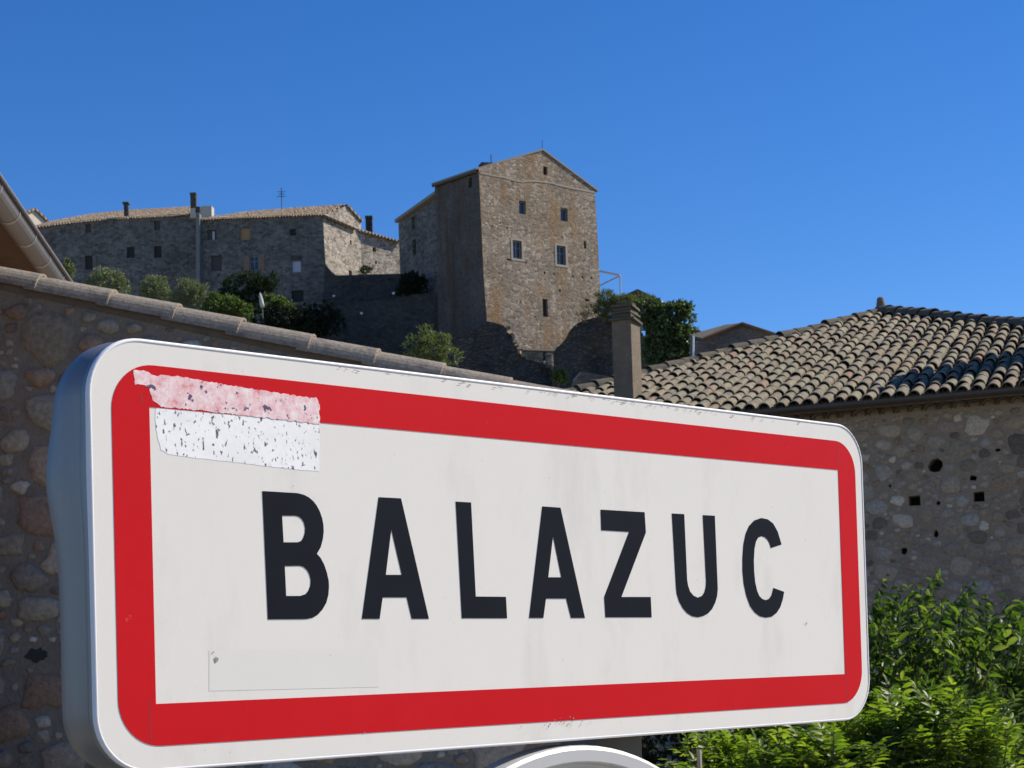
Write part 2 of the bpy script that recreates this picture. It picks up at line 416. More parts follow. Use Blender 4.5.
bo = rounded(inset(quad, (.0235, .0175, .0235, .0235)), .044, 12); bi = inset(quad, (.0625, .056, .0625, .0625))
bord = part('border', sheet(SF, bo, [bi], off=.0005, thick=.0004), rd.m, TS)
def slit(p1, p2, wd, off):
    a, b = Vector(p1), Vector(p2); t = (b - a).normalized(); nn = Vector((-t.y, t.x)) * wd / 2
    return sheet(SF, [tuple(a - nn), tuple(b - nn), tuple(b + nn), tuple(a + nn)], off=off)
Lp = lambda x, y: SF.l(sp.p(x, y))
for q0_, q1_ in (((838, 443), (839, 468)), ((149, 699), (150, 744)), ((846, 671), (847, 703)), ((141, 393), (142, 404))):
    part('seam', slit(Lp(*q0_), Lp(*q1_), .0011, .00056), seam_m, bord)
def tr(pts, ox, oy, s): return [Lp(ox + x / s, oy + y / s) for x, y in pts]
s7, s8 = 1024 / 300, 1024 / 330
L7 = lambda p: tr(p, 240, 460, s7)
L8 = lambda p: tr(p, 500, 460, s8)
letters = [
 (L7([(76,106),(195,113),(218,119),(235,128),(250,141),(262,157),(272,176),(280,200),(284,222),(285,245),(282,270),(275,297),(262,320),(275,335),(287,358),(296,385),(302,412),(303,432),(301,460),(294,487),(281,510),(266,527),(248,538),(225,543),(95,544)]),
  [L7([(143,190),(188,190),(200,193),(210,201),(218,214),(222,232),(221,250),(215,267),(207,277),(196,281),(148,281)]), L7([(152,362),(203,361),(217,365),(228,375),(236,389),(241,408),(240,428),(234,445),(223,458),(205,464),(157,464)])]),
 (L7([(473,127),(549,131),(644,542),(586,542),(569,469),(486,469),(476,542),(416,542)]), [L7([(516,235),(552,392),(497,392)])]),
 (L7([(736,142),(788,145),(804,466),(907,467),(911,540),(757,540)]), []),
 (L8([(131,144),(187,148),(263,490),(220,490),(205,430),(142,430),(134,490),(90,490)]), [L8([(164,235),(190,364),(149,364)])]),
 (L8([(312,154),(448,162),(452,225),(376,425),(467,425),(470,488),(327,488),(323,425),(400,223),(314,218)]), []),
 (L8([(533,166),(571,168),(580,372),(583,390),(589,408),(600,421),(613,427),(626,422),(634,410),(638,394),(639,375),(629,171),(666,173),(675,400),(673,422),(667,443),(657,463),(645,476),(630,484),(613,488),(596,485),(580,475),(567,460),(555,438),(548,415),(546,398)]), []),
 (L8([(873,262),(840,273),(836,259),(830,248),(822,240),(811,236),(801,240),(794,252),(789,275),(787,310),(788,345),(791,378),(797,405),(804,422),(813,431),(824,435),(834,431),(842,420),(848,397),(881,409),(877,432),(869,457),(858,474),(843,486),(824,489),(806,485),(790,473),(776,454),(764,422),(756,385),(752,345),(752,305),(755,262),(762,228),(772,205),(788,188),(810,180),(830,184),(847,197),(861,222)]), [])]
for o_, h_ in letters:
    part('letter', sheet(SF, o_, h_, off=.0005, thick=.0004), bk, TS)
# torn sticker: its white film on the face and the pink torn paper on the red border
st = NT('torn_sticker'); sq = st.coord()
sA = st.noise(sq, 70, 5, .75); sB = st.noise(st.mapping(sq, (1, 1, .55)), 260, 3, .6); sCc = st.noise(sq, 26, 6, .8)
cs = st.mix(st.ramp(sCc, [(.4, 0.0), (.62, 1.0)]), (.80, .80, .78), (.88, .88, .86))
cs = st.mix(st.ramp(sB, [(.60, 0.0), (.63, 1.0)]), cs, (.10, .095, .16)); st.col(cs).rough(.8); st.bump(sA, .2, .001)
pk = NT('torn_paper'); pq = pk.coord(); pA = pk.noise(pq, 60, 8, .85); pB = pk.noise(pq, 105, 3, .6)
cp = pk.ramp(pA, [(.33, (.62, .12, .14)), (.42, (.74, .42, .43)), (.52, (.80, .60, .60)), (.62, (.84, .78, .75))]); cp = pk.mix(pk.ramp(pB, [(.615, 0.0), (.64, 1.0)]), cp, (.10, .07, .14)); pk.col(cp).rough(.85); pk.bump(pA, .35, .0015)
def jag(pts, amp, step=2.0):
    out = []
    for i in range(len(pts)):
        a, b = Vector(pts[i]), Vector(pts[(i + 1) % len(pts)]); k = max(1, int((b - a).length / step))
        for j in range(k):
            p = a + (b - a) * (j / k); out.append((p.x + random.uniform(-amp, amp), p.y + random.uniform(-amp, amp)))
    return [Lp(*p) for p in out]
pink = [(133.5, 370.5), (146, 371), (151, 374), (156, 377), (163, 374.5), (171, 377), (177, 376), (205, 381), (245, 388), (290, 395), (316, 398), (318.5, 401), (319.5, 424), (290, 420.6), (240, 415), (200, 410.4), (161, 406.6), (153, 401), (150, 394), (149, 388), (140, 384), (134.5, 384)]
SR = part('sticker_residue', sheet(SF, jag(pink, .75), off=.0007, thick=.00012), pk.m, TS)
film = [(159, 405.5), (200, 408.5), (240, 412), (290, 417.5), (319, 420.5), (319.5, 445), (319, 471.5), (295, 469.5), (240, 463), (195, 458), (169, 454.5), (161, 450), (157, 436), (155, 420), (156, 408)]
part('sticker_film', sheet(SF, jag(film, .35, 3), off=.00022, thick=.0001), st.m, SR)
part('clear_patch', sheet(SF, [Lp(209, 650), Lp(209, 691), Lp(379, 687), Lp(378, 648)], off=.0002), plain('clear_film', (.735, .71, .645), .35, 0, .03, 8), TS)
# weathering: specks and scuffs along the edges
gV_, gF_ = [], []
def speck(x, y, a, b, tilt=0.0):
    n = random.randint(5, 8); P = []
    for k in range(n):
        t = 6.2832 * k / n + random.uniform(-.3, .3); r_ = random.uniform(.5, 1.1)
        dx, dy = a * r_ * math.cos(t), b * r_ * math.sin(t); P.append(Lp(x + dx * math.cos(tilt) - dy * math.sin(tilt), y + dx * math.sin(tilt) + dy * math.cos(tilt)))
    k0 = len(gV_)
    for p in P: gV_.append(SF.w(p[0], p[1], .0009))
    gF_.append(tuple(range(k0 + n - 1, k0 - 1, -1)))
topy = lambda x: 332 + .122 * (x - 86.5); boty = lambda x: 776 - .0742 * (x - 96.5)
for _ in range(70):
    x = random.choice([random.gauss(560, 60), random.gauss(690, 25), random.uniform(330, 840)])
    if 150 < x < 835: speck(x, topy(x) + random.uniform(3.0, 6.5), random.uniform(.5, 2.6), random.uniform(.25, .8), .12)
for _ in range(26):
    x = random.choice([random.gauss(560, 14), random.uniform(200, 820)]); speck(x, boty(x) - random.uniform(14, 24), random.uniform(.4, 1.6), random.uniform(.3, .9), -.07)
for x, y, a, b in ((216, 659, 2.2, 3.5), (213, 652, 1.2, 1.5), (806, 623, .8, 1.6), (293, 486, .8, .6), (482, 461, .6, .5), (549, 478, .5, .7), (330, 655, 1.2, .3), (600, 505, .5, .4)): speck(x, y, a, b)
gr = part('grime', (gV_, gF_), plain('grime', (.30, .27, .21), .9, 0, .5, 60), TS); gr['kind'] = 'stuff'
# back frame and post
mid_u = SF.l(sp.p(657, 600))[0]
back = SF.w(mid_u, 0, -.062)
pb = Vector((back.x, back.y, 0)) - Vector((sn.x, sn.y, 0)) * .045
ang = math.atan2(sn.y, sn.x)
topz = SF.w(mid_u, quad[3][1] - .05).z
part('post', box(pb, .06, .08, topz, ang), plain('dark_post', (.10, .095, .088), .6, .2), TS)  # coloured an even dark brown-grey instead of bare steel
for fr_ in (.2, .8):
    v_ = quad[0][1] + (quad[3][1] - quad[0][1]) * fr_
    pa, pe = SF.w(.06, v_, -.055), SF.w(quad[2][0] - .06, v_, -.055)
    nn = SF.v * .02; part('rail', prism([pa - nn, pe - nn, pe + nn, pa + nn], -SF.n * .012), M['steel'], TS)

# round sign under it
RAD = .325
tp = SF.l(sp.p(572, 745.5)); cxy = (tp[0], tp[1] - RAD)
RS = thing('round_sign', 'round grey metal road sign with raised pale rim just below the town name sign', 'road sign', Vector((pb.x, pb.y, SF.w(*cxy).z - RAD)))
Vd, Fd, nS = [], [], 96
rp = [(.0, -.004), (.300, -.004), (.3035, -.004), (.305, .005), (.307, .006), (.320, .006), (.324, .003), (.325, -.002), (.325, -.028), (.321, -.030), (.30, -.030)]
for r_, dz in rp[1:]:
    for k in range(nS):
        a = 2 * math.pi * k / nS; Vd.append(SF.w(cxy[0] + r_ * math.cos(a), cxy[1] + r_ * math.sin(a), dz))
for i in range(len(rp) - 2):
    for k in range(nS): q = (k + 1) % nS; Fd.append((i * nS + k, (i + 1) * nS + k, (i + 1) * nS + q, i * nS + q))
part('rim', (Vd, Fd), plain('anodised_rim', (.52, .515, .50), .5, .2, .08, 10), RS)
disc = [(cxy[0] + .301 * math.cos(2 * math.pi * k / 64), cxy[1] + .301 * math.sin(2 * math.pi * k / 64)) for k in range(64)]
part('face_plate', sheet(SF, disc, off=-.0045, thick=.003), plain('brushed_plate', (.50, .495, .48), .55, .15, .08, 10), RS)
cl = SF.w(mid_u, cxy[1] + .1, -.030)
part('clamp', prism([SF.w(mid_u - .06, cxy[1] + .08, -.0075), SF.w(mid_u + .06, cxy[1] + .08, -.0075), SF.w(mid_u + .06, cxy[1] + .12, -.0075), SF.w(mid_u - .06, cxy[1] + .12, -.0075)], -SF.n * .06), M['steel'], RS)

# ================================================================== rubble walls
def dome(fr, cu, cv, ru, rv, h, ang, seg=12, base=-.01):
    V, Fc = [], []
    ph = [random.uniform(0, 6.28) for _ in range(3)]; am_ = [random.uniform(.03, .12) for _ in range(3)]
    pw = random.uniform(2.0, 3.4); jit_ = [random.uniform(.90, 1.08) for _ in range(seg)]; ca, sa = math.cos(ang), math.sin(ang)
    rings = [(1.0, 0.0), (.94, .45), (.78, .80), (.45, 1.0)]
    for s_, hh in rings:
        for k in range(seg):
            t = 2 * math.pi * k / seg; c, s = math.cos(t), math.sin(t)
            r_ = jit_[k] * (abs(c) ** pw + abs(s) ** pw) ** (-1 / pw) * (1 + sum(a * math.sin((i + 2) * t + p) for i, (a, p) in enumerate(zip(am_, ph))))
            x, y = c * r_ * ru * s_, s * r_ * rv * s_
            V.append(fr.w(cu + x * ca - y * sa, cv + x * sa + y * ca, base + (h - base) * hh + random.uniform(-.16, .16) * h * (hh > .3)))
    V.append(fr.w(cu, cv, h * 1.02)); n = seg
    for i in range(len(rings) - 1):
        for k in range(n): Fc.append((i * n + k, i * n + (k + 1) % n, (i + 1) * n + (k + 1) % n, (i + 1) * n + k))
    for k in range(n): Fc.append(((len(rings) - 1) * n + k, (len(rings) - 1) * n + (k + 1) % n, len(V) - 1))
    return V, Fc
def stones(fr, ok, u0, u1, v0, v1, sizes, gap, hgt, avoid=()):
    cell = max(s for s, _ in sizes) * 2.4; grid = {}; V, Fc = [], []
    for size, tries in sizes:
        for _ in range(tries):
            r_ = size * random.uniform(.75, 1.2); u, v = random.uniform(u0, u1), random.uniform(v0, v1)
            if not ok(u, v, r_): continue
            if any(abs(u - a) < r_ * 1.2 + aw and abs(v - b) < r_ + ah for a, b, aw, ah in avoid): continue
            gi, gj = int(u // cell), int(v // cell); bad = False
            asp = random.uniform(.6, .9); rv = r_ * asp
            for i in (-1, 0, 1):
                for j in (-1, 0, 1):
                    for (a, b, q, qv) in grid.get((gi + i, gj + j), ()):
                        if ((u - a) / (r_ + q + gap)) ** 2 + ((v - b) / (rv + qv + gap)) ** 2 < 1: bad = True; break
                    if bad: break
                if bad: break
            if bad: continue
            grid.setdefault((gi, gj), []).append((u, v, r_, rv))
            k = len(V); dv, df = dome(fr, u, v, r_, rv, hgt * random.uniform(.5, 1.1) * min(1, r_ / .07), random.uniform(-.25, .25))
            V += dv; Fc += [tuple(i + k for i in q) for q in df]
    return V, Fc

# ---- foreground outbuilding at left: rubble gable wall with a sloping verge of canal tiles
WL = vplane(250, 330, 8.75, -4); fl = frame_of(WL)
vA, vB = fl.l(WL.p(0, 284)), fl.l(WL.p(500, 394))       # underside of the verge tiles
slope = (vB[1] - vA[1]) / (vB[0] - vA[0])
vy = lambda u: vA[1] + slope * (u - vA[0])
uL, uR = fl.l(WL.p(-110, 300))[0], fl.l(WL.p(640, 700))[0]
gz = -WL.o.z
OB = thing('stone_outbuilding', 'rubble stone outbuilding with sloping row of verge tiles, behind the left of the town sign', 'outbuilding', fl.w((uL + uR) / 2, gz) + Vector((0, 2, 0)))
part('wall', join(sheet(fl, [(uL, gz), (uR, gz), (uR, vy(uR)), (uL, vy(uL))], thick=.45)), M['mortar_left'], OB)
holes = [(fl.l(WL.p(37, 655))[0], fl.l(WL.p(37, 655))[1], .07, .05)]
def okl(u, v, r_): return v + r_ < vy(u) - .02 and uL + r_ < u < uR - r_
sv = stones(fl, okl, uL, uR, gz, vy(uL), [(.14, 900), (.105, 2600), (.075, 5000), (.045, 8000), (.026, 12000)], .005, .032, holes)
part('rubble', sv, M['stone_left'], OB, smooth=True)
hp = holes[0]
part('cavity', sheet(fl, [(hp[0] + .068 * math.cos(t) * random.uniform(.72, 1.12), hp[1] + .036 * math.sin(t) * random.uniform(.6, 1.2)) for t in [k * .3142 for k in range(20)]], off=.004, thick=.002), M['void'], OB)
# tiles
sd = (fl.u + fl.v * slope).normalized(); sup = fl.n.cross(sd)
if sup.z < 0: sup = -sup
def canal(o, ax, up, side, L, r0, r1, seg=9, th=.012, half=math.pi, inv=False):
    """a barrel tile: o = middle of its lower end, ax = towards its upper end"""
    V, Fc = [], []
    for (p, r_) in ((o, r0), (o + ax * L, r1)):
        for rr in (r_, r_ - th):
            for k in range(seg + 1):
                a = (math.pi - half) / 2 + half * k / seg
                V.append(p + side * (math.cos(a) * rr) + up * (math.sin(a) * rr * (-1 if inv else 1)))
    m = seg + 1
    for k in range(seg):
        Fc.append((k, k + 1, 2 * m + k + 1, 2 * m + k)); Fc.append((m + k + 1, m + k, 3 * m + k, 3 * m + k + 1))
        Fc.append((k + 1, k, m + k, m + k + 1)); Fc.append((2 * m + k, 2 * m + k + 1, 3 * m + k + 1, 3 * m + k))
    Fc += [(0, 2 * m, 3 * m, m), (m - 1, 2 * m - 1, 4 * m - 1, 3 * m - 1)]
    return V, Fc
joints = [-107, -34, 36.5, 108.5, 173.5, 238, 308.5, 374, 440, 507, 574, 640]
Vt, Vm = [], []
for i in range(len(joints) - 1):
    p0 = WL.p(joints[i], 284 + .22 * joints[i]); p1 = WL.p(joints[i + 1], 284 + .22 * joints[i + 1])
    u0 = fl.l(p0)[0]; u1 = fl.l(p1)[0]
    A = fl.w(u0, vy(u0), -.055) - sup * .004; B = fl.w(u1, vy(u1), -.055) + sup * .006
    ax = (A - B).normalized(); jit = random.uniform(-.006, .006)
    Vt.append(canal(B + sup * jit, ax, sup, fl.n, (A - B).length + .06, .0965, .0915, 14, .014))
    Vm.append(canal(B + sup * jit + ax * -.002, ax, sup, fl.n, .008, .0972, .0972, 14, .010))
vt_ = join(*Vt); vm_ = join(*Vm); va_ = join(vt_, vm_)
part('verge_tiles', (va_[0], va_[1], [0] * len(vt_[1]) + [1] * len(vm_[1])), [M['verge'], M['verge_mortar']], OB)
rb = [fl.w(uL, vy(uL), -.06), fl.w(uR, vy(uR), -.06)]
bkv = Vector((0, 4.2, 0))
part('roof', prism([rb[0], rb[1], rb[1] + bkv, rb[0] + bkv], sup * .05), M['roof_far'], OB)
part('bedding', prism([fl.w(uL, vy(uL) - .03, .006), fl.w(uR, vy(uR) - .03, .006), fl.w(uR, vy(uR) + .02, .006), fl.w(uL, vy(uL) + .02, .006)], -fl.n * .1), plain('brown_bedding', (.13, .10, .075), .95, 0, .4, 10, .6), OB)
part('wall', prism([fl.w(uR, gz, -.45), fl.w(uR - .4, gz, -.45), fl.w(uR - .4, vy(uR), -.45), fl.w(uR, vy(uR), -.45)], bkv), M['mortar_left'], OB)

# ---- house with the zinc gutter at far left
gzz = 4.2
g1, g2 = atZ(3, 205, gzz), atZ(52, 274, gzz); gd = (g2 - g1).normalized(); gs = Vector((gd.y, -gd.x, 0))   # gs: out from the wall
G0, G1 = g1 - gd * 1.1, g1 + gd * 6.0
GH = thing('gutter_house', 'house eave with grey zinc gutter above rubble wall at left edge', 'house', G0 - gs * .5 + gd * 3 - Vector((0, 0, gzz)))
def gutter(p, q, r_, seg=12):
    V, Fc = [], []; ax = (q - p).normalized(); sd_ = Vector((ax.y, -ax.x, 0))
    for P in (p, q):
        for rr in (r_, r_ - .006):
            for k in range(seg + 1):
                a = math.pi + math.pi * k / seg; V.append(P + sd_ * math.cos(a) * rr + Vector((0, 0, math.sin(a) * rr)))
    m = seg + 1
    for k in range(seg):
        Fc.append((k, k + 1, 2 * m + k + 1, 2 * m + k)); Fc.append((m + k + 1, m + k, 3 * m + k, 3 * m + k + 1))
    Fc += [(0, m, 3 * m, 2 * m), (m - 1, 3 * m - 1, 4 * m - 1, 2 * m - 1)]
    return V, Fc
gu = part('gutter', gutter(G0, G1, .070), M['zinc'], GH, smooth=False)
for k in range(14):
    p = G0 + gd * (.2 + .5 * k); part('joint', gutter(p, p + gd * .03, .0722), M['zinc_edge'], gu)
part('lip', tube([G0 + gs * .076 + Vector((0, 0, .004)), G1 + gs * .076 + Vector((0, 0, .004))], .010, 8), M['darkmetal'], gu)
part('bead', tube([G0 + gs * .085 + Vector((0, 0, .012)), G1 + gs * .085 + Vector((0, 0, .012))], .006, 8), M['zinc_edge'], gu)
W0, W1 = G0 - gs * .30, G1 - gs * .30; W0z = W0 - Vector((0, 0, gzz)); W1z = W1 - Vector((0, 0, gzz))
wall_h = gzz - .12
part('wall', prism([W0z, W1z, W1z + Vector((0, 0, wall_h)), W0z + Vector((0, 0, wall_h))], -gs * 4), stone('orange_rubble', [(.26, .13, .07), (.20, .14, .10), (.32, .17, .09), (.16, .12, .09)], 6, (.16, .12, .085), .06, .8, .03), GH)
part('eave_boards', prism([G0 - gs * .46 + Vector((0, 0, -.02)), G1 - gs * .46 + Vector((0, 0, -.02)), G1 - gs * .05 + Vector((0, 0, .0)), G0 - gs * .05 + Vector((0, 0, .0))], Vector((0, 0, .03))), M['wood'], GH)
gt = []
for k in range(30):
    p = G0 + gd * (.1 + .23 * k) - gs * .46 + Vector((0, 0, -.115)); gt.append(canal(p + gs * .18, -gs, Vector((0, 0, 1)), gd, .2, .085, .08, 6, .016))
part('eave_tiles', join(*gt), M['terracotta'], GH)
part('roof', prism([G0 - gs * .02 + Vector((0, 0, .06)), G1 - gs * .02 + Vector((0, 0, .06)), G1 - gs * 2.6 + Vector((0, 0, .72)), G0 - gs * 2.6 + Vector((0, 0, .72))], Vector((0, 0, .08))), M['roof_far'], GH)

# ================================================================== RIGHT HOUSE with canal tile roof
ez = 5.35
E1, E2 = atZ(788.7, 403.0, ez), atZ(1020, 382.6, ez)
ev = (E2 - E1).normalized(); gv_ = Vector((-ev.y, ev.x, 0))            # gv_: away from the camera
if gv_.y < 0: gv_ = -gv_
pitch = .34
up_s = (gv_ + Vector((0, 0, pitch))).normalized(); rn = ev.cross(up_s).normalized()
if rn.z < 0: rn = -rn
RP = Plane(E1, rn); RFm = Frame2(E1, ev, rn)
apex = RP.p(881, 311); hl = RP.p(575, 391.5); rr_ = RP.p(1024, 325)
aU, aV = RFm.l(apex); lU, lV = RFm.l(hl); rU, rV = RFm.l(rr_)
hipm = (aV - lV) / (aU - lU); ridm = (rV - aV) / (rU - aU)
cornerU = aU - aV / hipm; rightU = aU + 9.0
print('ROOF apex', apex, 'corner', cornerU, 'aU,aV', aU, aV, 'ridge slope', ridm, 'dist', E1.y, E2.y)
topV = lambda u: aV + hipm * (u - aU) if u < aU else aV + ridm * (u - aU)
rightV = topV(rightU)
wallbase = RFm.w(aU, 0) + gv_ * 4
RH = thing('tiled_house', 'rubble stone house under a hipped canal tile roof, right of the town sign', 'house', Vector((wallbase.x, wallbase.y, 0)))
fr = RFm
roof = part('roof', sheet(fr, [(cornerU, -.02), (rightU, -.02), (rightU, rightV), (aU, aV)], off=-.10, thick=.06), plain('roof_bed', (.07, .06, .05), .95), RH)
cov, chn = [], []
sp_c = .214
for i in range(int((rightU - cornerU) / sp_c) + 1):
    u = cornerU + .1 + i * sp_c; j = 0; du = random.uniform(-.012, .012)
    vv = -.13; tv = topV(u)
    while vv < tv - .05:
        L = random.uniform(.38, .54)
        if random.random() < .05: L *= 1.3
        du2 = du + random.uniform(-.014, .014); rr0 = random.uniform(.086, .098)
        LL = min(L + .1, tv - vv + .10)
        if LL > .08:
            tilt = up_s + rn * random.uniform(-.055, -.022) + ev * random.uniform(-.05, .05); tilt.normalize()
            sd_ = tilt.cross(rn).normalized(); upn = sd_.cross(tilt).normalized()
            if upn.dot(rn) < 0: upn = -upn
            cov.append(canal(fr.w(u + du2, vv, -.038 + random.uniform(-.006, .01)), tilt, upn, sd_, LL, rr0, rr0 - .018, 8, .014))
        vv += L
    u2 = u + sp_c / 2; vv = -.09; tv = topV(u2)
    while vv < tv - .1:
        LL = min(.5, tv - vv); chn.append(canal(fr.w(u2, vv, .005), (up_s - rn * .03).normalized(), rn, ev, LL, .085, .095, 5, .012, inv=True)); vv += .42
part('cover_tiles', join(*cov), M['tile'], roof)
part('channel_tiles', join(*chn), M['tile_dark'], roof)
def ridge_row(P0, P1, r_, mat_name, nm, step=.40):
    d = P1 - P0; L = d.length; ax = d.normalized(); sd_ = ax.cross(Vector((0, 0, 1))).normalized(); upv = sd_.cross(ax)
    if upv.z < 0: upv = -upv
    out = []; n = int(L / step) + 1
    for i in range(n):
        rr = r_ * random.uniform(.93, 1.06)
        out.append(canal(P0 + ax * (i * step) + upv * random.uniform(-.01, .012) + sd_ * random.uniform(-.015, .015), (ax - upv * .05).normalized(), upv, sd_, min(step + .08, L - i * step + .08), rr, rr * .86, 8, .016))
    return part(nm, join(*out), M[mat_name], roof)
bl0, bl1, bl2 = fr.w(cornerU, -.05, -.1), fr.w(aU, aV, -.1), fr.w(rightU, rightV, -.1)
for qa, qb in ((bl0, bl1), (bl2, bl1)):
    sdv = (qb - qa).cross(Vector((0, 0, 1))).normalized() * .085
    part('ridge_bed', prism([qa - sdv, qa + sdv, qb + sdv, qb - sdv], Vector((0, 0, .16))), M['tile_dark'], roof)
ridge_row(fr.w(cornerU, -.05, -.02), fr.w(aU, aV, -.02), .125, 'tile_dark', 'hip_tiles')
ridge_row(fr.w(rightU, rightV, .0), fr.w(aU, aV, .0), .135, 'tile_dark', 'ridge_tiles')
# finial stone at the apex
fb = fr.w(aU, aV, 0)
Vf, Ff = [], []
for i, (h, r_) in enumerate([(-.05, .088), (.05, .088), (.12, .078), (.17, .072), (.20, .055), (.215, .02)]):
    for k in range(10): a = k * .6283; Vf.append(fb + Vector((math.cos(a) * r_, math.sin(a) * r_ * .8, h + .06)))
for i in range(5):
    for k in range(10): Ff.append((i * 10 + k, i * 10 + (k + 1) % 10, (i + 1) * 10 + (k + 1) % 10, (i + 1) * 10 + k))
Ff.append(tuple(range(50, 60)))
part('finial', (Vf, Ff), M['chimney'], roof, smooth=True)
# wall under the eave
wo = fr.w(0, 0) + gv_ * .28; wn_ = -gv_
FW = Frame2(Vector((wo.x, wo.y, 0)), ev, wn_)
WP = Plane(FW.o, wn_)
wtop = ez - .26
hl_px = [(935, 465, 7.5, 8, 6), (914.5, 500.5, 6, 5, 4), (979, 496.5, 5.5, 5, 4), (890, 486, 1.6, 1.6, 5), (938.5, 503, 2.5, 2.5, 5), (973, 478, 4.5, 3.2, 6), (936, 534, 2.6, 4, 6), (904, 551, 3.4, 4.2, 6), (998, 450, 3, 2, 5)]
av, hls = [], []
for x, y, a, b, n in hl_px:
    c = FW.l(WP.p(x, y)); e = FW.l(WP.p(x + a, y)); q = FW.l(WP.p(x, y - b)); ra, rb_ = e[0] - c[0], q[1] - c[1]
    av.append((c[0], c[1], ra, rb_))
    if n == 4: hls.append([(c[0] - ra, c[1] - rb_), (c[0] + ra, c[1] - rb_ * 1.05), (c[0] + ra * .95, c[1] + rb_), (c[0] - ra, c[1] + rb_ * .92)])
    else: hls.append([(c[0] + ra * random.uniform(.7, 1.1) * math.cos(6.2832 * k / 9 + .4), c[1] + rb_ * random.uniform(.7, 1.1) * math.sin(6.2832 * k / 9 + .4)) for k in range(9)])
WX0, WX1 = cornerU + .3, rightU
wallR = part('wall', sheet(FW, [(WX0, 0), (WX1, 0), (WX1, wtop + .2), (WX0, wtop + .2)], hls, reveal=.35), M['mortar_right'], RH)
part('cavity', sheet(FW, [(WX0 + .2, .2), (WX1 - .2, .2), (WX1 - .2, wtop), (WX0 + .2, wtop)], off=-.34), M['void'], wallR)
u0r = FW.l(WP.p(640, 600))[0]
sv = stones(FW, lambda u, v, r_: v + r_ < wtop and u > WX0 + r_, u0r, WX1 - 4.2, 0, wtop, [(.15, 900), (.115, 3500), (.085, 9000), (.055, 20000), (.033, 26000)], .002, .024, av)
part('rubble', sv, M['stone_right'], wallR, smooth=True)
gen = []
for k in range(int((WX1 - WX0) / .2)):
    p = FW.w(WX0 + .1 + .2 * k, wtop + .02, .0)
    gen.append(canal(p + wn_ * .13, -wn_, Vector((0, 0, 1)), ev, .14, .085, .08, 6, .016))
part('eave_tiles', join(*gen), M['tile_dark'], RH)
part('eave_bed', prism([FW.w(WX0, wtop + .11, .0), FW.w(WX1, wtop + .11, .0), FW.w(WX1, wtop + .15, .0), FW.w(WX0, wtop + .15, .0)], wn_ * .16), M['mortar_right'], RH)
ga, gb = fr.w(cornerU, 0) + wn_ * .13 + Vector((0, 0, -.09)), fr.w(rightU, 0) + wn_ * .13 + Vector((0, 0, -.09))
part('gutter', gutter(ga, gb, .07) if ev.x > 0 else gutter(gb, ga, .07), M['darkmetal'], RH)
part('fascia', prism([ga - wn_ * .09 + Vector((0, 0, -.05)), gb - wn_ * .09 + Vector((0, 0, -.05)), gb - wn_ * .09 + Vector((0, 0, .05)), ga - wn_ * .09 + Vector((0, 0, .05))], -wn_ * .02), M['wood'], RH)
# the other roof slopes and walls
bkL = fr.w(cornerU, 0) + gv_ * (2 * aV * .94); 
part('rear_roof', ([fr.w(cornerU, 0, -.12), fr.w(aU, aV, -.12), fr.w(rightU, rightV, -.12), bkL + Vector((0, 0, -.1)), fr.w(rightU, 0) + gv_ * (2 * aV * .94)], [(0, 3, 1), (1, 3, 4, 2)]), M['roof_far'], RH)
bw = gv_ * (2 * aV * .94 - .6)
a_, b_ = FW.w(WX0, 0, -.4), FW.w(WX1, 0, -.4); up5 = Vector((0, 0, wtop))
part('wall', prism([a_, a_ + up5, a_ + up5 + bw, a_ + bw], ev * .4), M['rubble_small'], RH)
part('wall', prism([a_ + bw, b_ + bw, b_ + bw + up5, a_ + bw + up5], -gv_ * .4), M['rubble_small'], RH)
# chimney on the front slope
ca_ = math.atan2(ev.y, ev.x)
cb = RP.p(624, 401); cY = cb.y
k_ = cY / F
cw_, cdp = 18.6 * k_ / math.cos(ca_), .50
cx_ = atY(614, 390, cY); cz_ = atY(625, 321, cY).z
cc_ = Vector((cx_.x, cY, 0)) + ev * cw_ / 2 + gv_ * cdp / 2
cc_.z = cb.z - .4
ch = part('chimney', box(cc_, cw_, cdp, cz_ - cc_.z, ca_), M['chimney'], roof)
cap0 = Vector((cc_.x, cc_.y, cz_))
for k, (dz, ex, th) in enumerate([(.0, .10, .035), (.05, -.02, .055), (.115, .02, .03), (.155, -.03, .05), (.215, .045, .04)]):
    part('cap_course', box(cap0 + Vector((0, 0, dz + .002)), cw_ + ex, cdp + ex, th, ca_ + random.uniform(-.09, .09)), M['tile_dark'], ch)
mv, mf = [], []
for k in range(7):
    a_v, a_f = box(cap0 + ev * random.uniform(-.1, .1) + gv_ * random.uniform(-.2, .2) + Vector((0, 0, .27)), random.uniform(.07, .14), random.uniform(.07, .16), random.uniform(.03, .07), random.uniform(0, 3)); kk = len(mv); mv += a_v; mf += [tuple(i_ + kk for i_ in t) for t in a_f]
part('cap_rubble', (mv, mf), plain('mossy_rubble', (.12, .11, .06), .95, 0, .4, 12, .8), ch)
part('cap_core', box(cap0 + Vector((0, 0, .003)), cw_ - .05, cdp - .05, .24, ca_), M['void'], ch)
# unseen second chimney to the right, placed to cast the roof's shadow band
eU_, eV_ = RFm.l(RP.p(1024, 352)); c2 = fr.w(eU_ + .85, eV_ + .15)
ch2 = part('chimney', box(c2 + Vector((0, 0, -.4)), .75, .75, 2.3, math.atan2(ev.y, ev.x)), M['chimney'], roof)
part('cap_course', box(c2 + Vector((0, 0, 1.903)), .95, .95, .07, math.atan2(ev.y, ev.x)), M['tile_dark'], ch2)

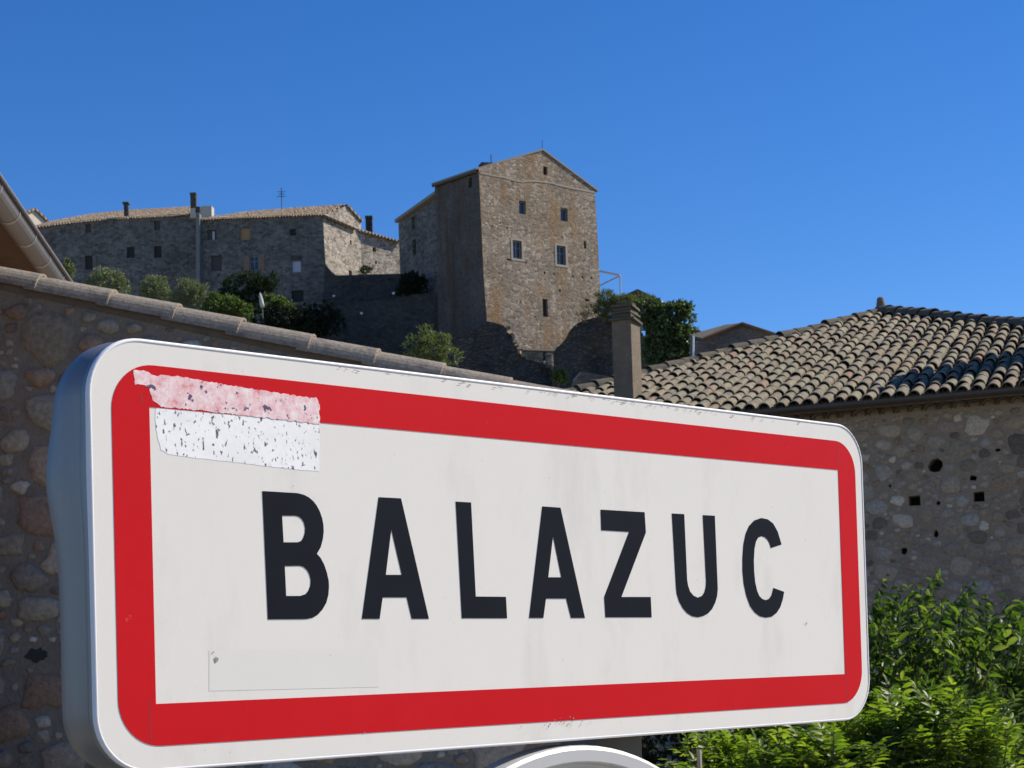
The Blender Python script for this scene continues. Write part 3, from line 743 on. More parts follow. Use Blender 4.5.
# ================================================================== TOWER
def px(pl, fr_, pts): return [fr_.l(pl.p(x, y)) for x, y in pts]
def rect(x0, y0, x1, y1, sl=0.0): return [(x0, y1), (x1, y1 + sl * (x1 - x0)), (x1, y0 + sl * (x1 - x0)), (x0, y0)]
def openings_window(pl, fr_, r_, parent, pane, sash=None, depth_=.28, bars=True, surround=None):
    q = px(pl, fr_, r_)
    u0 = min(a for a, b in q); u1 = max(a for a, b in q); v0 = min(b for a, b in q); v1 = max(b for a, b in q)
    wv = [(u0, v0), (u1, v0), (u1, v1), (u0, v1)]
    W_, H__ = u1 - u0, v1 - v0
    t = .09
    if sash:
        bars_ = [(u0, v0, u1, v0 + t), (u0, v1 - t, u1, v1), (u0, v0 + t, u0 + t, v1 - t), (u1 - t, v0 + t, u1, v1 - t)]
        if bars: bars_ += [(u0 + W_ / 2 - .04, v0 + t, u0 + W_ / 2 + .04, v1 - t), (u0 + t, v0 + H__ * .6, u0 + W_ / 2 - .04, v0 + H__ * .6 + .06), (u0 + W_ / 2 + .04, v0 + H__ * .6, u1 - t, v0 + H__ * .6 + .06)]
        o = part('window', join(*[sheet(fr_, [(a, b), (c, b), (c, d), (a, d)], off=-depth_ + .06, thick=.05) for a, b, c, d in bars_]), sash, parent)
        part('pane', sheet(fr_, wv, off=-depth_ + .01, thick=.01), pane, o)
    else:
        o = part('window', sheet(fr_, wv, off=-depth_ + .01, thick=.02), pane, parent)
    if surround:
        s_ = px(pl, fr_, surround); a0 = min(a for a, b in s_); a1 = max(a for a, b in s_); b0 = min(b for a, b in s_); b1 = max(b for a, b in s_)
        part('surround', sheet(fr_, [(a0, b0), (a1, b0), (a1, b1), (a0, b1)], [wv], off=.035, thick=.03), M['quoin'], o)
    return wv
TPl = vplane(483, 275, 148, 36); tf = frame_of(TPl)
TW = thing('tower_house', 'tall square stone keep with a gable and scattered windows on the hilltop', 'tower', tf.w(4, 0) + Vector((-3, 5, 24 - TPl.o.z)))
front = [(490, 385), (605, 385), (602, 330), (599.6, 275), (594.8, 189.5), (542.5, 150.5), (478.6, 168.8), (483.6, 275), (487, 322)]
wins = [(rect(543.4, 166.4, 547.4, 174.8, .1), M['void'], None, False, None),
        (rect(519.3, 200.6, 525.6, 213.6, .12), M['pane'], M['sash'], False, None),
        (rect(560.8, 207.9, 567.4, 220.6, .12), M['pane'], M['sash'], False, None),
        (rect(513.0, 240.2, 521.4, 258, .12), M['pane'], M['sash'], True, rect(511.2, 238, 523.2, 260, .12)),
        (rect(556.9, 245.4, 565.3, 264.2, .12), M['pane'], M['sash'], True, rect(555.2, 243.6, 567.2, 266.2, .12)),
        (rect(543, 298.8, 547.6, 316.5, .12), M['void'], None, False, None),
        (rect(584, 241, 586.2, 248.4, .1), M['void'], None, False, None)]
hp_ = [(435, 368, 4, 4), (500, 375, 3, 6), (583, 385, 3, 4), (580, 522, 6, 5), (507, 510, 12, 4), (660, 567, 5, 7), (700, 571, 4, 6), (780, 582, 5, 6), (820, 585, 5, 6), (860, 588, 5, 6), (725, 642, 6, 8), (840, 683, 11, 6), (622, 560, 3, 4), (620, 755, 4, 4), (715, 762, 3, 4), (550, 555, 3, 3), (470, 355, 4, 3), (555, 690, 3, 3), (735, 415, 4, 4)]
hrects = [rect(390 + x / 4.267 - a / 6.0, 140 + y / 4.267 - b / 6.0, 390 + x / 4.267 + a / 6.0, 140 + y / 4.267 + b / 6.0) for x, y, a, b in hp_]
hol = []
tparts = []
for r_, pm, sm_, br, su in wins: hol.append(openings_window(TPl, tf, r_, TW, pm, sm_, .3, br, su))
for r_ in hrects:
    q = px(TPl, tf, r_); us = [a for a, b in q]; vs = [b for a, b in q]; hol.append([(min(us), min(vs)), (max(us), min(vs)), (max(us), max(vs)), (min(us), max(vs))])
part('front_wall', sheet(tf, px(TPl, tf, front), hol, reveal=.32), M['tower'], TW)
fq = px(TPl, tf, [(492, 384), (603, 384), (594, 196), (545, 160), (481, 174)])
part('cavity', sheet(tf, fq, off=-.33, thick=.02), M['void'], TW)
# string course, irregular
sc_pts = [(480, 172), (495, 175.5), (503, 176.2), (510, 178.4), (517, 180.2), (523, 181.3), (528, 180.0), (540, 181), (552, 182.5), (560, 184.6), (570, 187), (582, 189), (594.5, 191.5)]
up_ = px(TPl, tf, sc_pts); lo_ = px(TPl, tf, [(x, y + 1.5 + random.uniform(-.3, .3)) for x, y in sc_pts])
part('string_course', sheet(tf, lo_ + list(reversed(up_)), off=.035, thick=.04), M['quoin'], TW)
# left wall, perpendicular
ld = -tf.n; Lk = 7.6
c0 = tf.w(*tf.l(TPl.p(483.6, 275)))
TLp = Plane(tf.w(*tf.l(TPl.p(483.6, 275))), -tf.u); tlf = frame_of(TLp)
sidep = [(438.5, 385), (490, 385), (487, 322), (483.4, 275), (478.4, 169), (434.6, 184), (437, 250)]
wl = openings_window(TLp, tlf, rect(468.6, 178.5, 471.8, 188, -.3), TW, M['void'], None)
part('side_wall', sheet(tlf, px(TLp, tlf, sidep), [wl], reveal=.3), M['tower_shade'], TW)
tl_far_top = TLp.p(434.6, 184); n_top = TLp.p(478.4, 169)
right_top = TPl.p(594.8, 189.5); apx = TPl.p(542.5, 150.5)
bv = tl_far_top - n_top; bvh = Vector((bv.x, bv.y, 0))
rbase = TPl.p(602, 385); lbase = TPl.p(490, 385)
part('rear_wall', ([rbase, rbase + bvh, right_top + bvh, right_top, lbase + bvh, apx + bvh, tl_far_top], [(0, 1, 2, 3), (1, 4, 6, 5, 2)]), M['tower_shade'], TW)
ov = tf.n * .10
def slab(a, b, c, d, t): return prism([a, b, c, d], Vector((0, 0, t)))
wst = (n_top - apx).normalized() * .35; est = (right_top - apx).normalized() * .35
troof = part('roof', join(slab(n_top + wst + ov, apx + ov, apx + bvh, tl_far_top + wst, .15), slab(apx + ov, right_top + est + ov, right_top + est + bvh, apx + bvh, .149)), M['coping'], TW)
part('eave_shadow_strip', prism([n_top + wst * .6 + Vector((0, 0, -.25)), tl_far_top + wst * .6 + Vector((0, 0, -.25)), tl_far_top + wst * .6, n_top + wst * .6], -tf.u * .12), M['tile_dark'], TW)  # dark strip added under the eave in place of its shadow
cpx = TPl.p(508.5, 158) + bvh * .45
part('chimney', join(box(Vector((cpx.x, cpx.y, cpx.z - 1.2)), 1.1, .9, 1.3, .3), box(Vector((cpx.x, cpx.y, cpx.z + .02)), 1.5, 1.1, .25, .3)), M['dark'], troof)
part('weathervane', tube([cpx + Vector((.3, 0, .2)), cpx + Vector((.3, 0, 1.1))], .05, 6), M['darkmetal'], troof)
part('ridge_rod', tube([apx, apx + Vector((0, 0, 0.9))], .03, 6), M['darkmetal'], troof)
# lower wing behind the tower to its left
AP = Plane(tl_far_top + bvh.normalized() * .5 - tf.u * -.8, -tf.u); af = frame_of(AP)
AN = thing('tower_wing', 'lower sloping stone wing at the rear left of the hilltop keep', 'building', Vector((AP.o.x, AP.o.y, 26)) + bvh * .3)
wa = [openings_window(AP, af, rect(411.6, 217, 414.2, 229.5, -.2), AN, M['void']), openings_window(AP, af, rect(412.4, 240.5, 415.8, 255, -.2), AN, M['void'])]
apoly = [(402, 385), (446, 385), (440, 196), (398.4, 224), (400.5, 285)]
part('wall', sheet(af, px(AP, af, apoly), wa, reveal=.3), M['house'], AN)
a1, a2 = AP.p(397.4, 223), AP.p(440, 193)
part('roof', prism([a1 - tf.u * .3, a2 - tf.u * .3, a2 + tf.u * 4, a1 + tf.u * 4], Vector((0, 0, .3))), M['coping'], AN)
a3 = AP.p(402, 385)
part('wall', prism([a3 + tf.u * .05, AP.p(398.6, 226) + tf.u * .05, AP.p(398.6, 226) + tf.u * 4, a3 + tf.u * 4], -bvh.normalized() * .3), M['house'], AN)

# ================================================================== VILLAGE HOUSES AT LEFT
def eave_roof(pl, eave, top, pitch_, ov=.35, th=.14, mat_='roof_far', parent=None, name='roof'):
    """roof slope rising away from a facade plane; eave / top given as photo points"""
    e0, e1 = pl.p(*eave[0]), pl.p(*eave[-1]); along = (e1 - e0).normalized(); back_ = -pl.n
    n_ = along.cross(back_ + Vector((0, 0, pitch_))).normalized()
    if n_.z < 0: n_ = -n_
    rp_ = Plane(e0 + pl.n * ov - Vector((0, 0, ov * pitch_)), n_)
    poly = [rp_.p(*q) for q in eave] + [rp_.p(*q) for q in top]
    o = part(name, prism(poly, Vector((0, 0, -th))), M[mat_], parent)
    fr2 = Frame2(poly[0], along - n_ * along.dot(n_), n_); P2 = [fr2.l(q) for q in poly]
    upv = fr2.v if fr2.v.z > 0 else -fr2.v
    us = [q[0] for q in P2]; u = min(us) + .14; out = []
    while u < max(us):
        hits = []
        for i in range(len(P2)):
            a, b = P2[i], P2[(i + 1) % len(P2)]
            if (a[0] > u) != (b[0] > u): hits.append(a[1] + (b[1] - a[1]) * (u - a[0]) / (b[0] - a[0]))
        if len(hits) >= 2:
            v, ve = min(hits), max(hits)
            while v < ve - .1:
                L = min(random.uniform(.5, .8), ve - v); out.append(canal(fr2.w(u + random.uniform(-.03, .03), v, .0), (upv - n_ * .04).normalized(), n_, fr2.u, L + .06, .115, .10, 4, .03)); v += L
        u += .27
    part('roof_tiles', join(*out), M['tile_far'], o)
    return o, rp_
HAp = vplane(120, 250, 168, -4); ha = frame_of(HAp)
HA = thing('village_house', 'long shaded stone house with small dark windows, leftmost on the hilltop', 'house', HAp.p(120, 384) + Vector((0, 4, 0)))
hw = [(85.6, 224.3, 91, 232.8), (85.2, 255.8, 92.4, 269.5), (154.2, 221, 160, 230), (127, 247, 134.2, 258), (154.2, 246.2, 161.4, 257.8)]
hh = [openings_window(HAp, ha, rect(*r_, -.03), HA, M['shutter_dark'] if k in (0, 2) else M['void'], None, .2) for k, r_ in enumerate(hw)]
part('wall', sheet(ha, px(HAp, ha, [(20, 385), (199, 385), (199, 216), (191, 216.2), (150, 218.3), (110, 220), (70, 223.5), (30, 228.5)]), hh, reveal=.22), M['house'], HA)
ro, rp_ = eave_roof(HAp, [(22, 229.5), (70, 223.5), (110, 219.6), (150, 217.6), (193, 215.6)], [(193, 206.6), (160, 208.6), (130, 210.3), (90, 214.4), (55, 220.5)], .40, parent=HA)
def scallop(pl, pts, parent, r_=.11, off=.4):
    q = []
    for i in range(len(pts) - 1):
        a, b = pl.p(*pts[i], off), pl.p(*pts[i + 1], off); n = max(1, int((b - a).length / .26))
        for k in range(n):
            p = a + (b - a) * ((k + .5) / n); q.append(canal(p, (-pl.n + Vector((0, 0, .4))).normalized(), Vector((0, 0, 1)), (b - a).normalized(), .6, r_, r_ * .9, 5, .03))
    return part('eave_tiles', join(*q), M['tile'], parent)
scallop(HAp, [(22, 229.6), (70, 223.6), (110, 219.6), (150, 217.6), (191, 215.6)], ro)
cA = HAp.p(126.8, 211) - HAp.n * 5
def stack(x0, x1, y0, y1, Y, m, parent, cap=None, dep=.5, name='chimney'):
    p = atY((x0 + x1) / 2, y1, Y); wd = (atY(x1, y1, Y) - atY(x0, y1, Y)).x; ht = atY(x0, y0, Y).z - p.z
    o = part(name, box(p - Vector((0, 0, .6)), wd, dep, ht + .6), m, parent)
    if cap: part('cap', box(p + Vector((0, 0, ht + .003)), wd * cap, dep * cap, .16), M['tile_dark'], o)
    return o
stack(124.4, 128.6, 204.4, 212, HAp.p(126, 214).y + 3.0, M['dark'], ro, 1.5)
stack(191.2, 196.8, 195, 212, HAp.p(193, 214).y + .9, M['dark'], ro, 1.12, .6)
# party wall stub, pale
part('parapet', prism([HAp.p(191.3, 219.3, .5), HAp.p(213, 218.6, .5), HAp.p(212.8, 207.2, .5), HAp.p(206, 207.2, .5), HAp.p(191.5, 210, .5)], -HAp.n * 1.0 + Vector((0, 0, 0))), M['render'], HA)

HBp = vplane(322, 250, 163, -3); hb = frame_of(HBp)
HB = thing('village_house', 'stone house with ochre shutters and a sunlit end wall, left of the hilltop keep', 'house', HBp.p(270, 384) + Vector((0, 4, 0)))
bw_ = [((207.5, 230.2, 216.5, 240.2), M['shutter_dark']), ((240, 228, 250, 240.2), M['shutter_ochre']), ((290, 229, 295.8, 235.6), M['void']), ((211.4, 255.6, 221.4, 271), M['shutter_dark']), ((250, 256, 258.4, 270.4), M['pane']), ((291.6, 260.5, 301.2, 272.6), M['pale_pane']), ((291.8, 290.6, 303.4, 302), M['void'])]
bh = []
for k, (r_, m_) in enumerate(bw_):
    bh.append(openings_window(HBp, hb, rect(*r_, -.03), HB, m_, M['sash'] if k in (4, 5) else None, .2, k == 4))
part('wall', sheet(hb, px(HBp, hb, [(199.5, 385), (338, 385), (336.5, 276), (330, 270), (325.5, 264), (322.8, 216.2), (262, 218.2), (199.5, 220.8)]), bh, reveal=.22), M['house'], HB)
for x0, x1 in ((244, 249.7), (258.7, 264.4)):
    part('shutter', sheet(hb, px(HBp, hb, rect(x0, 255.8, x1, 270.6)), off=.07, thick=.06), M['shutter_brown'], HB)
part('shutter', sheet(hb, px(HBp, hb, rect(212.2, 231.2, 214.4, 239.4)), off=-.12, thick=.05), M['pale_pane'], HB, label='pale half-open shutter')
part('lintel', sheet(hb, px(HBp, hb, rect(291, 255.5, 301.8, 259.6)), off=.03, thick=.025), M['dark'], HB)
rob, _ = eave_roof(HBp, [(199.5, 220.5), (262, 217.8), (323.5, 215.4)], [(346.4, 204.6), (322, 206.2), (300, 207.6), (250, 211.4), (213, 216.6)], .42, parent=HB)
scallop(HBp, [(199.5, 220.4), (262, 217.8), (323, 215.5)], rob)
fy = HBp.p(199, 250).y
part('flue', prism([HBp.p(197.4, 385, .7), HBp.p(201.6, 385, .7), HBp.p(201.2, 209, .7), HBp.p(197.6, 209, .7)], -HBp.n * .75), M['flue'], HB)
part('flue_cap', prism([HBp.p(197.2, 214.5, .72), HBp.p(201.6, 214.5, .72), HBp.p(201.6, 208.6, .72), HBp.p(197.2, 208.6, .72)], -HBp.n * .8), M['dark'], HB)
# sunlit end walls
S1 = Plane(HBp.p(322.6, 250), (math.sin(rad(62)), -math.cos(rad(62)), 0)); s1 = frame_of(S1)
w1 = [openings_window(S1, s1, rect(350, 240.4, 351.6, 244), HB, M['void'], None, .4), openings_window(S1, s1, rect(348.8, 271, 352, 275), HB, M['void'], None, .4)]
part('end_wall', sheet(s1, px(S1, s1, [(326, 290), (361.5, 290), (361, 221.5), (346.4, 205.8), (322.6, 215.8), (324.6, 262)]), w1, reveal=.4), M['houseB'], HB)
S2 = Plane(S1.p(361.2, 250), (math.sin(rad(40)), -math.cos(rad(40)), 0)); s2 = frame_of(S2)
w2 = [openings_window(S2, s2, rect(372.6, 247.6, 376, 251.6), HB, M['void'], None, .4), openings_window(S2, s2, rect(375, 261, 377, 264), HB, M['void'], None, .4)]
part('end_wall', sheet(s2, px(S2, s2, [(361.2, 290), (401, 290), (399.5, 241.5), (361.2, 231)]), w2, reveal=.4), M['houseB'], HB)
def roofstrip(pts, t): return prism(pts, Vector((0, 0, -t)))
part('lean_to_roof', join(prism([S1.p(322.5, 216.2, .45), S1.p(354, 229.6, .45), S1.p(354, 227.0, .1), S1.p(322.5, 214.4, .1)], Vector((0, 0, -.15)) - S1.n * .2), prism([S2.p(353.8, 229.6, .45), S2.p(399.5, 242.0, .45), S2.p(398.8, 240.2, -.1), S2.p(371, 224.8, -2.2), S2.p(361, 221.2, -2.2), S2.p(353.6, 226.6, -.1)], Vector((0, 0, -.15)))), M['roof_far'], HB)
part('end_verge', prism([S1.p(346.4, 204.4, .2), S1.p(361.6, 220.6, .2), S1.p(361.0, 222.2, .2), S1.p(346.4, 206.4, .2)], -S1.n * 1.0), M['roof_far'], HB)
stack(366, 372.6, 218.4, 228, S2.p(369, 230).y + 2.8, M['dark'], HB, 1.15, .8)
an = atY(281.6, 211, fy + 4.5); att = atY(281.4, 187.5, fy + 4.5); ad = att - an
part('antenna', join(tube([an - Vector((0, 0, .5)), att], .045, 6), *[tube([an + ad * f_ + Vector((-l_, 0, 0)), an + ad * f_ + Vector((l_, 0, 0))], .03, 6) for f_, l_ in ((.62, .45), (.72, .3), (.82, .38))]), M['darkmetal'], rob)
# small far house peeping over the long roof
FHp = vplane(35, 215, 190, 58); fh = frame_of(FHp)
FH = thing('village_house', 'pale sunlit gable end showing above the left end of the long roof', 'house', FHp.p(33, 235) + Vector((0, 3, 0)))
part('wall', sheet(fh, px(FHp, fh, [(20, 240), (47.5, 240), (47.5, 222.5), (33.5, 209.4), (20, 214)]), thick=.4), M['render'], FH)
f0, f1, f2 = FHp.p(49, 222.6, .3), FHp.p(34, 208.2, .3), FHp.p(20, 213, .3); fb_ = -FHp.n * 8
part('roof', join(prism([f0, f1, f1 + fb_, f0 + fb_], Vector((0, 0, -.25))), prism([f1, f2, f2 + fb_, f1 + fb_], Vector((0, 0, -.249)))), M['roof_far'], FH)

# ================================================================== TERRACE WALLS, RUINS
def wall_thing(name, label, cat, pl, pts, thick, m, parent=None, rough_=0.0, cop=None):
    f_ = frame_of(pl); q = px(pl, f_, pts)
    if parent is None:
        lo = min(q, key=lambda a: a[1]); mu = sum(a for a, b in q) / len(q)
        parent = thing(name, label, cat, f_.w(mu, lo[1], -thick / 2))
    part('masonry', sheet(f_, q, thick=thick), m, parent); return parent, f_
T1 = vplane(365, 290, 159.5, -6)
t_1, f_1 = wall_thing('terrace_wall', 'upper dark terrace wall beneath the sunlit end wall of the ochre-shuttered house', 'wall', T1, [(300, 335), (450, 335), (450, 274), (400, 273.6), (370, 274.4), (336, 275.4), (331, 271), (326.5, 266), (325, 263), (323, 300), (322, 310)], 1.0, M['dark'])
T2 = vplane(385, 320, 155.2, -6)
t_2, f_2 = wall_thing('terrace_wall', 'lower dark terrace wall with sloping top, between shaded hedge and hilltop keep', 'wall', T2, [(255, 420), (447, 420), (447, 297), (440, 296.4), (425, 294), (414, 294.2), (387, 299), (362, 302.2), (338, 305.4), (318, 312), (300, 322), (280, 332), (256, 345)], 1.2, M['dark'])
def rocky(name, label, cat, pl, outline, m, amp=.5, step=1.1, thick=3.0, capmat=None):
    """a lumpy ruined wall: outline on a plane, its face broken up by noise, closed behind"""
    f_ = frame_of(pl); q = dens(px(pl, f_, outline), step); 
    us = [a for a, b in q]; vs = [b for a, b in q]
    pts = [Vector(p) for p in q]; n0 = len(q)
    u = min(us)
    while u < max(us):
        v = min(vs)
        while v < max(vs):
            p = (u + random.uniform(-.3, .3) * step, v + random.uniform(-.3, .3) * step)
            if inpoly(p, q): pts.append(Vector(p))
            v += step
        u += step
    ed = [(i, (i + 1) % n0) for i in range(n0)]
    v, e, f, *_ = geometry.delaunay_2d_cdt(pts, ed, [], 0, 1e-6)
    V, Fc = [], []
    for p in v: V.append(f_.w(p.x, p.y, amp * (noise.noise(Vector((p.x * .45, p.y * .45, 3))) + .5 * noise.noise(Vector((p.x * 1.1, p.y * 1.1, 7))))))
    for t in f:
        c = sum((v[i] for i in t), Vector((0, 0))) / 3
        if inpoly(c, q):
            a, b, c_ = (V[i] for i in t); Fc.append(t if (b - a).cross(c_ - a).dot(f_.n) > 0 else tuple(reversed(t)))
    k = len(V); V += [f_.w(p[0], p[1], -thick) for p in q]
    for i in range(n0): Fc.append(((i + 1) % n0, i, k + i, k + (i + 1) % n0))
    mu = sum(us) / n0; r_ = thing(name, label, cat, f_.w(mu, min(vs), -thick / 2))
    part('masonry', (V, Fc), m, r_); return r_, f_
R1 = vplane(520, 350, 143.5, -8)
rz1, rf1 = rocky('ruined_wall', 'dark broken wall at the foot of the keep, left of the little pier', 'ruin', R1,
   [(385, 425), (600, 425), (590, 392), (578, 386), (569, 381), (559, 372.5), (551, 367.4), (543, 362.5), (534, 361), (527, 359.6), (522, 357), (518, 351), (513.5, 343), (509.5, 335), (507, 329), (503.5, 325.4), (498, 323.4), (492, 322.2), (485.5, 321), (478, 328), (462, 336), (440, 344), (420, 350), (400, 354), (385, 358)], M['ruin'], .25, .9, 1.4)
edge = [(507, 328), (510, 334.5), (513.6, 341.6), (517.4, 349.6), (521.6, 355.4), (524, 357.6)]
cv_, cf_ = [], []
for i in range(len(edge) - 1):
    for k in range(2):
        x = edge[i][0] + (edge[i + 1][0] - edge[i][0]) * k / 2; y = edge[i][1] + (edge[i + 1][1] - edge[i][1]) * k / 2
        v_, q_ = box(R1.p(x + random.uniform(-.4, .8), y + random.uniform(.6, 2.2), -.3), random.uniform(.12, .4), .9, random.uniform(.12, .38), random.uniform(-.4, .4)); kk = len(cv_); cv_ += v_; cf_ += [tuple(i_ + kk for i_ in t) for t in q_]
for i in range(9):
    x = 541 + i * 3.3; y = 363.2 + i * 2.15
    v_, q_ = box(R1.p(x, y, -.35), random.uniform(.3, .5), .9, random.uniform(.1, .22), random.uniform(-.3, .3)); kk = len(cv_); cv_ += v_; cf_ += [tuple(i_ + kk for i_ in t) for t in q_]
part('coping_stones', (cv_, cf_), M['tower'], rz1)
R2 = vplane(600, 345, 141, -6)
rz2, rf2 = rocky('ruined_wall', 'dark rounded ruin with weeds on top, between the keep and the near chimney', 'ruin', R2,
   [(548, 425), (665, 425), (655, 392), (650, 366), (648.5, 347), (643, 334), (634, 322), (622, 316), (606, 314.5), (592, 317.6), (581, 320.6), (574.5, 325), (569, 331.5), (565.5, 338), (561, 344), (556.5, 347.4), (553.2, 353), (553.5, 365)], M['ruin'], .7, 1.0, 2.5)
# low wall with a ledge, and the pier, at the foot of the keep
LWp = vplane(535, 355, 146, 30)
lw, lwf = wall_thing('low_wall', 'low tan stone wall with flat ledge at the foot of the keep', 'wall', LWp, [(515, 385), (556, 385), (555, 350.5), (522, 349.5), (517, 352)], .5, M['tower'])
part('ledge', sheet(lwf, px(LWp, lwf, [(521, 350.4), (555, 351.6), (555, 349.8), (521, 348.6)]), off=.25, thick=.5), M['coping'], lw)
part('recess', sheet(lwf, px(LWp, lwf, rect(543.2, 352, 546.8, 360)), off=.02, thick=.01), M['void'], lw)
PRp = vplane(549.5, 360, 144.7, 20); prf = frame_of(PRp)
pr = thing('stone_pier', 'small pale square pier in front of the low tan wall', 'pier', PRp.p(549.5, 372) + Vector((0, .2, 0)))
part('shaft', sheet(prf, px(PRp, prf, [(547.2, 374), (551.8, 374), (551.6, 354.5), (547.2, 354)]), thick=.4), M['flue'], pr)
part('cap', sheet(prf, px(PRp, prf, [(546.7, 354.6), (552.1, 355), (552.1, 353.2), (546.7, 352.8)]), off=.05, thick=.5), M['coping'], pr)
# small shed left of the near chimney
SHp = vplane(600, 380, 90, -10); shf = frame_of(SHp)
sh = thing('shed', 'small shed with brown tiled roof, left of the near chimney', 'shed', Vector((SHp.p(600, 392).x, SHp.p(600, 392).y + 1, ground_z(4, 90))))
part('wall', sheet(shf, px(SHp, shf, [(566, 425), (622, 425), (622, 379), (596, 374), (580, 371.5), (572, 382)]), thick=.3), M['rubble_small'], sh)
q0, q1, q2, q3 = SHp.p(592, 380.5, .3), SHp.p(624, 382.5, .3), SHp.p(622, 372.6, -2.0), SHp.p(578, 370.2, -2.0)
part('roof', prism([q0, q1, q2, q3], Vector((0, 0, -.12))), plain('brown_tiles', (.12, .075, .055), .95, 0, .4, 4), sh)
part('stairs_rail', tube([SHp.p(573.5, 381.5, .2), SHp.p(581, 373.5, .2)], .05, 6), M['flue'], sh)
# house with dark gable beyond the tiled roof
HCp = vplane(742, 340, 58, -2); hc = frame_of(HCp)
HC = thing('cottage', 'dark gabled cottage with mossy roof peeping over the tiled roof hip', 'house', Vector((HCp.p(742, 340).x, HCp.p(742, 340).y + 2, ground_z(7, 60))))
part('wall', sheet(hc, px(HCp, hc, [(694, 420), (800, 420), (800, 343), (776, 335.4), (741.8, 324), (703.5, 339), (698, 342)]), thick=.35), M['rubble_small'], HC)
part('verge', sheet(hc, px(HCp, hc, [(702, 339.6), (741.8, 323.6), (778, 335.6), (778, 334.4), (741.8, 322.6), (702, 338.2)]), off=.12, thick=.3), M['terracotta'], HC)
cA_, cB_, cC_, cD_ = HCp.p(703, 338.4), HCp.p(741.6, 322.8), atY(724.8, 324.8, 63), atY(689.3, 334.8, 63)
part('roof', prism([cA_, cB_, cC_, cD_], Vector((0, 0, -.15))), M['roof_far_mossy'], HC)
cE_ = HCp.p(778, 334.8); part('roof', prism([cB_, cE_, cE_ + (cC_ - cB_), cC_], Vector((0, 0, -.151))), M['roof_far_mossy'], HC)
part('wall', prism([HCp.p(698, 420), HCp.p(698, 342), atY(690, 338, 63), atY(690, 420, 63)], Vector((.2, 0, 0))), M['rubble_small'], HC)
part('vent_pipe', tube([HCp.p(692.8, 362, .3), HCp.p(692.8, 337.6, .3)], .032, 8), M['whitepaint'], HC)
# house behind the fig tree
HDp = vplane(640, 300, 140, 10); hd = frame_of(HDp)
HD = thing('cottage', 'low roofed cottage half hidden behind the big green tree beside the keep', 'house', HDp.p(640, 320) + Vector((0, 3, 0)))
part('wall', sheet(hd, px(HDp, hd, [(624, 330), (662, 330), (662, 303.5), (636.3, 292), (624, 297)]), thick=.4), plain('grey_wall', (.17, .18, .19), .9), HD)
d0, d1, d2 = HDp.p(622, 296.6, .4), HDp.p(636.3, 290, .4), HDp.p(662, 302.4, .4); db_ = -HDp.n * 6
part('roof', join(prism([d0, d1, d1 + db_, d0 + db_], Vector((0, 0, -.22))), prism([d1, d2, d2 + db_, d1 + db_], Vector((0, 0, -.221)))), plain('old_roof', (.13, .095, .075), .95, 0, .4, 3), HD)
# white frame beside the keep
PG = thing('pergola', 'white metal pergola frame standing beside the right edge of the keep', 'pergola', atY(620.3, 302, 164))
pA_, pB_, pC_ = atY(596, 270.4, 166), atY(620.2, 275.6, 164), atY(596, 287.5, 170)
part('beam', tube([pA_, pB_], .12, 6), M['whitepaint'], PG); part('side_beam', tube([pC_, pB_], .07, 6), plain('grey_paint', (.4, .42, .45), .5), PG); part('post', tube([pB_, atY(620.6, 302, 164)], .07, 6), plain('grey_paint', (.4, .42, .45), .5), PG)
# closed parasol in the garden and garden lamps
UM = thing('parasol', 'closed white garden parasol among the shrubs below the ochre-shuttered house', 'parasol', atY(262, 318, 146))
ut, ub = atY(259.9, 292.8, 146), atY(262.6, 307.5, 146); du_ = ub - ut
part('canopy', tube([ut, ut + du_ * .3, ut + du_ * .75, ub], [.04, .14, .19, .16], 10), plain('grey_canvas', (.48, .48, .47), .8), UM, smooth=True)
part('pole', tube([ub, atY(262.8, 318, 146)], .04, 8), M['flue'], UM)
for lx, ly, LY, lab in ((334, 296, 158.6, 'white globe lamp on the upper dark terrace wall, by the house corner'), (393.5, 293.3, 154.2, 'white globe lamp on the lower terrace, nearest the keep'), (361.5, 313.4, 154.0, 'white globe lamp lowest on the dark terrace walls')):
    p = atY(lx, ly, LY); tlmp = thing('garden_lamp', lab, 'lamp', p - Vector((0, 0, .5)), 'garden lamps on the terraces')
    part('globe', tube([p + Vector((0, 0, z)) for z in (-.12, -.08, 0, .08, .12)], [.03, .11, .14, .11, .03], 8), M['whitepaint'], tlmp, smooth=True)
    part('bracket', tube([p - Vector((0, 0, .12)), p - Vector((0, 0, .5)), p + Vector((0, .9, -.5))], .03, 6), M['darkmetal'], tlmp)

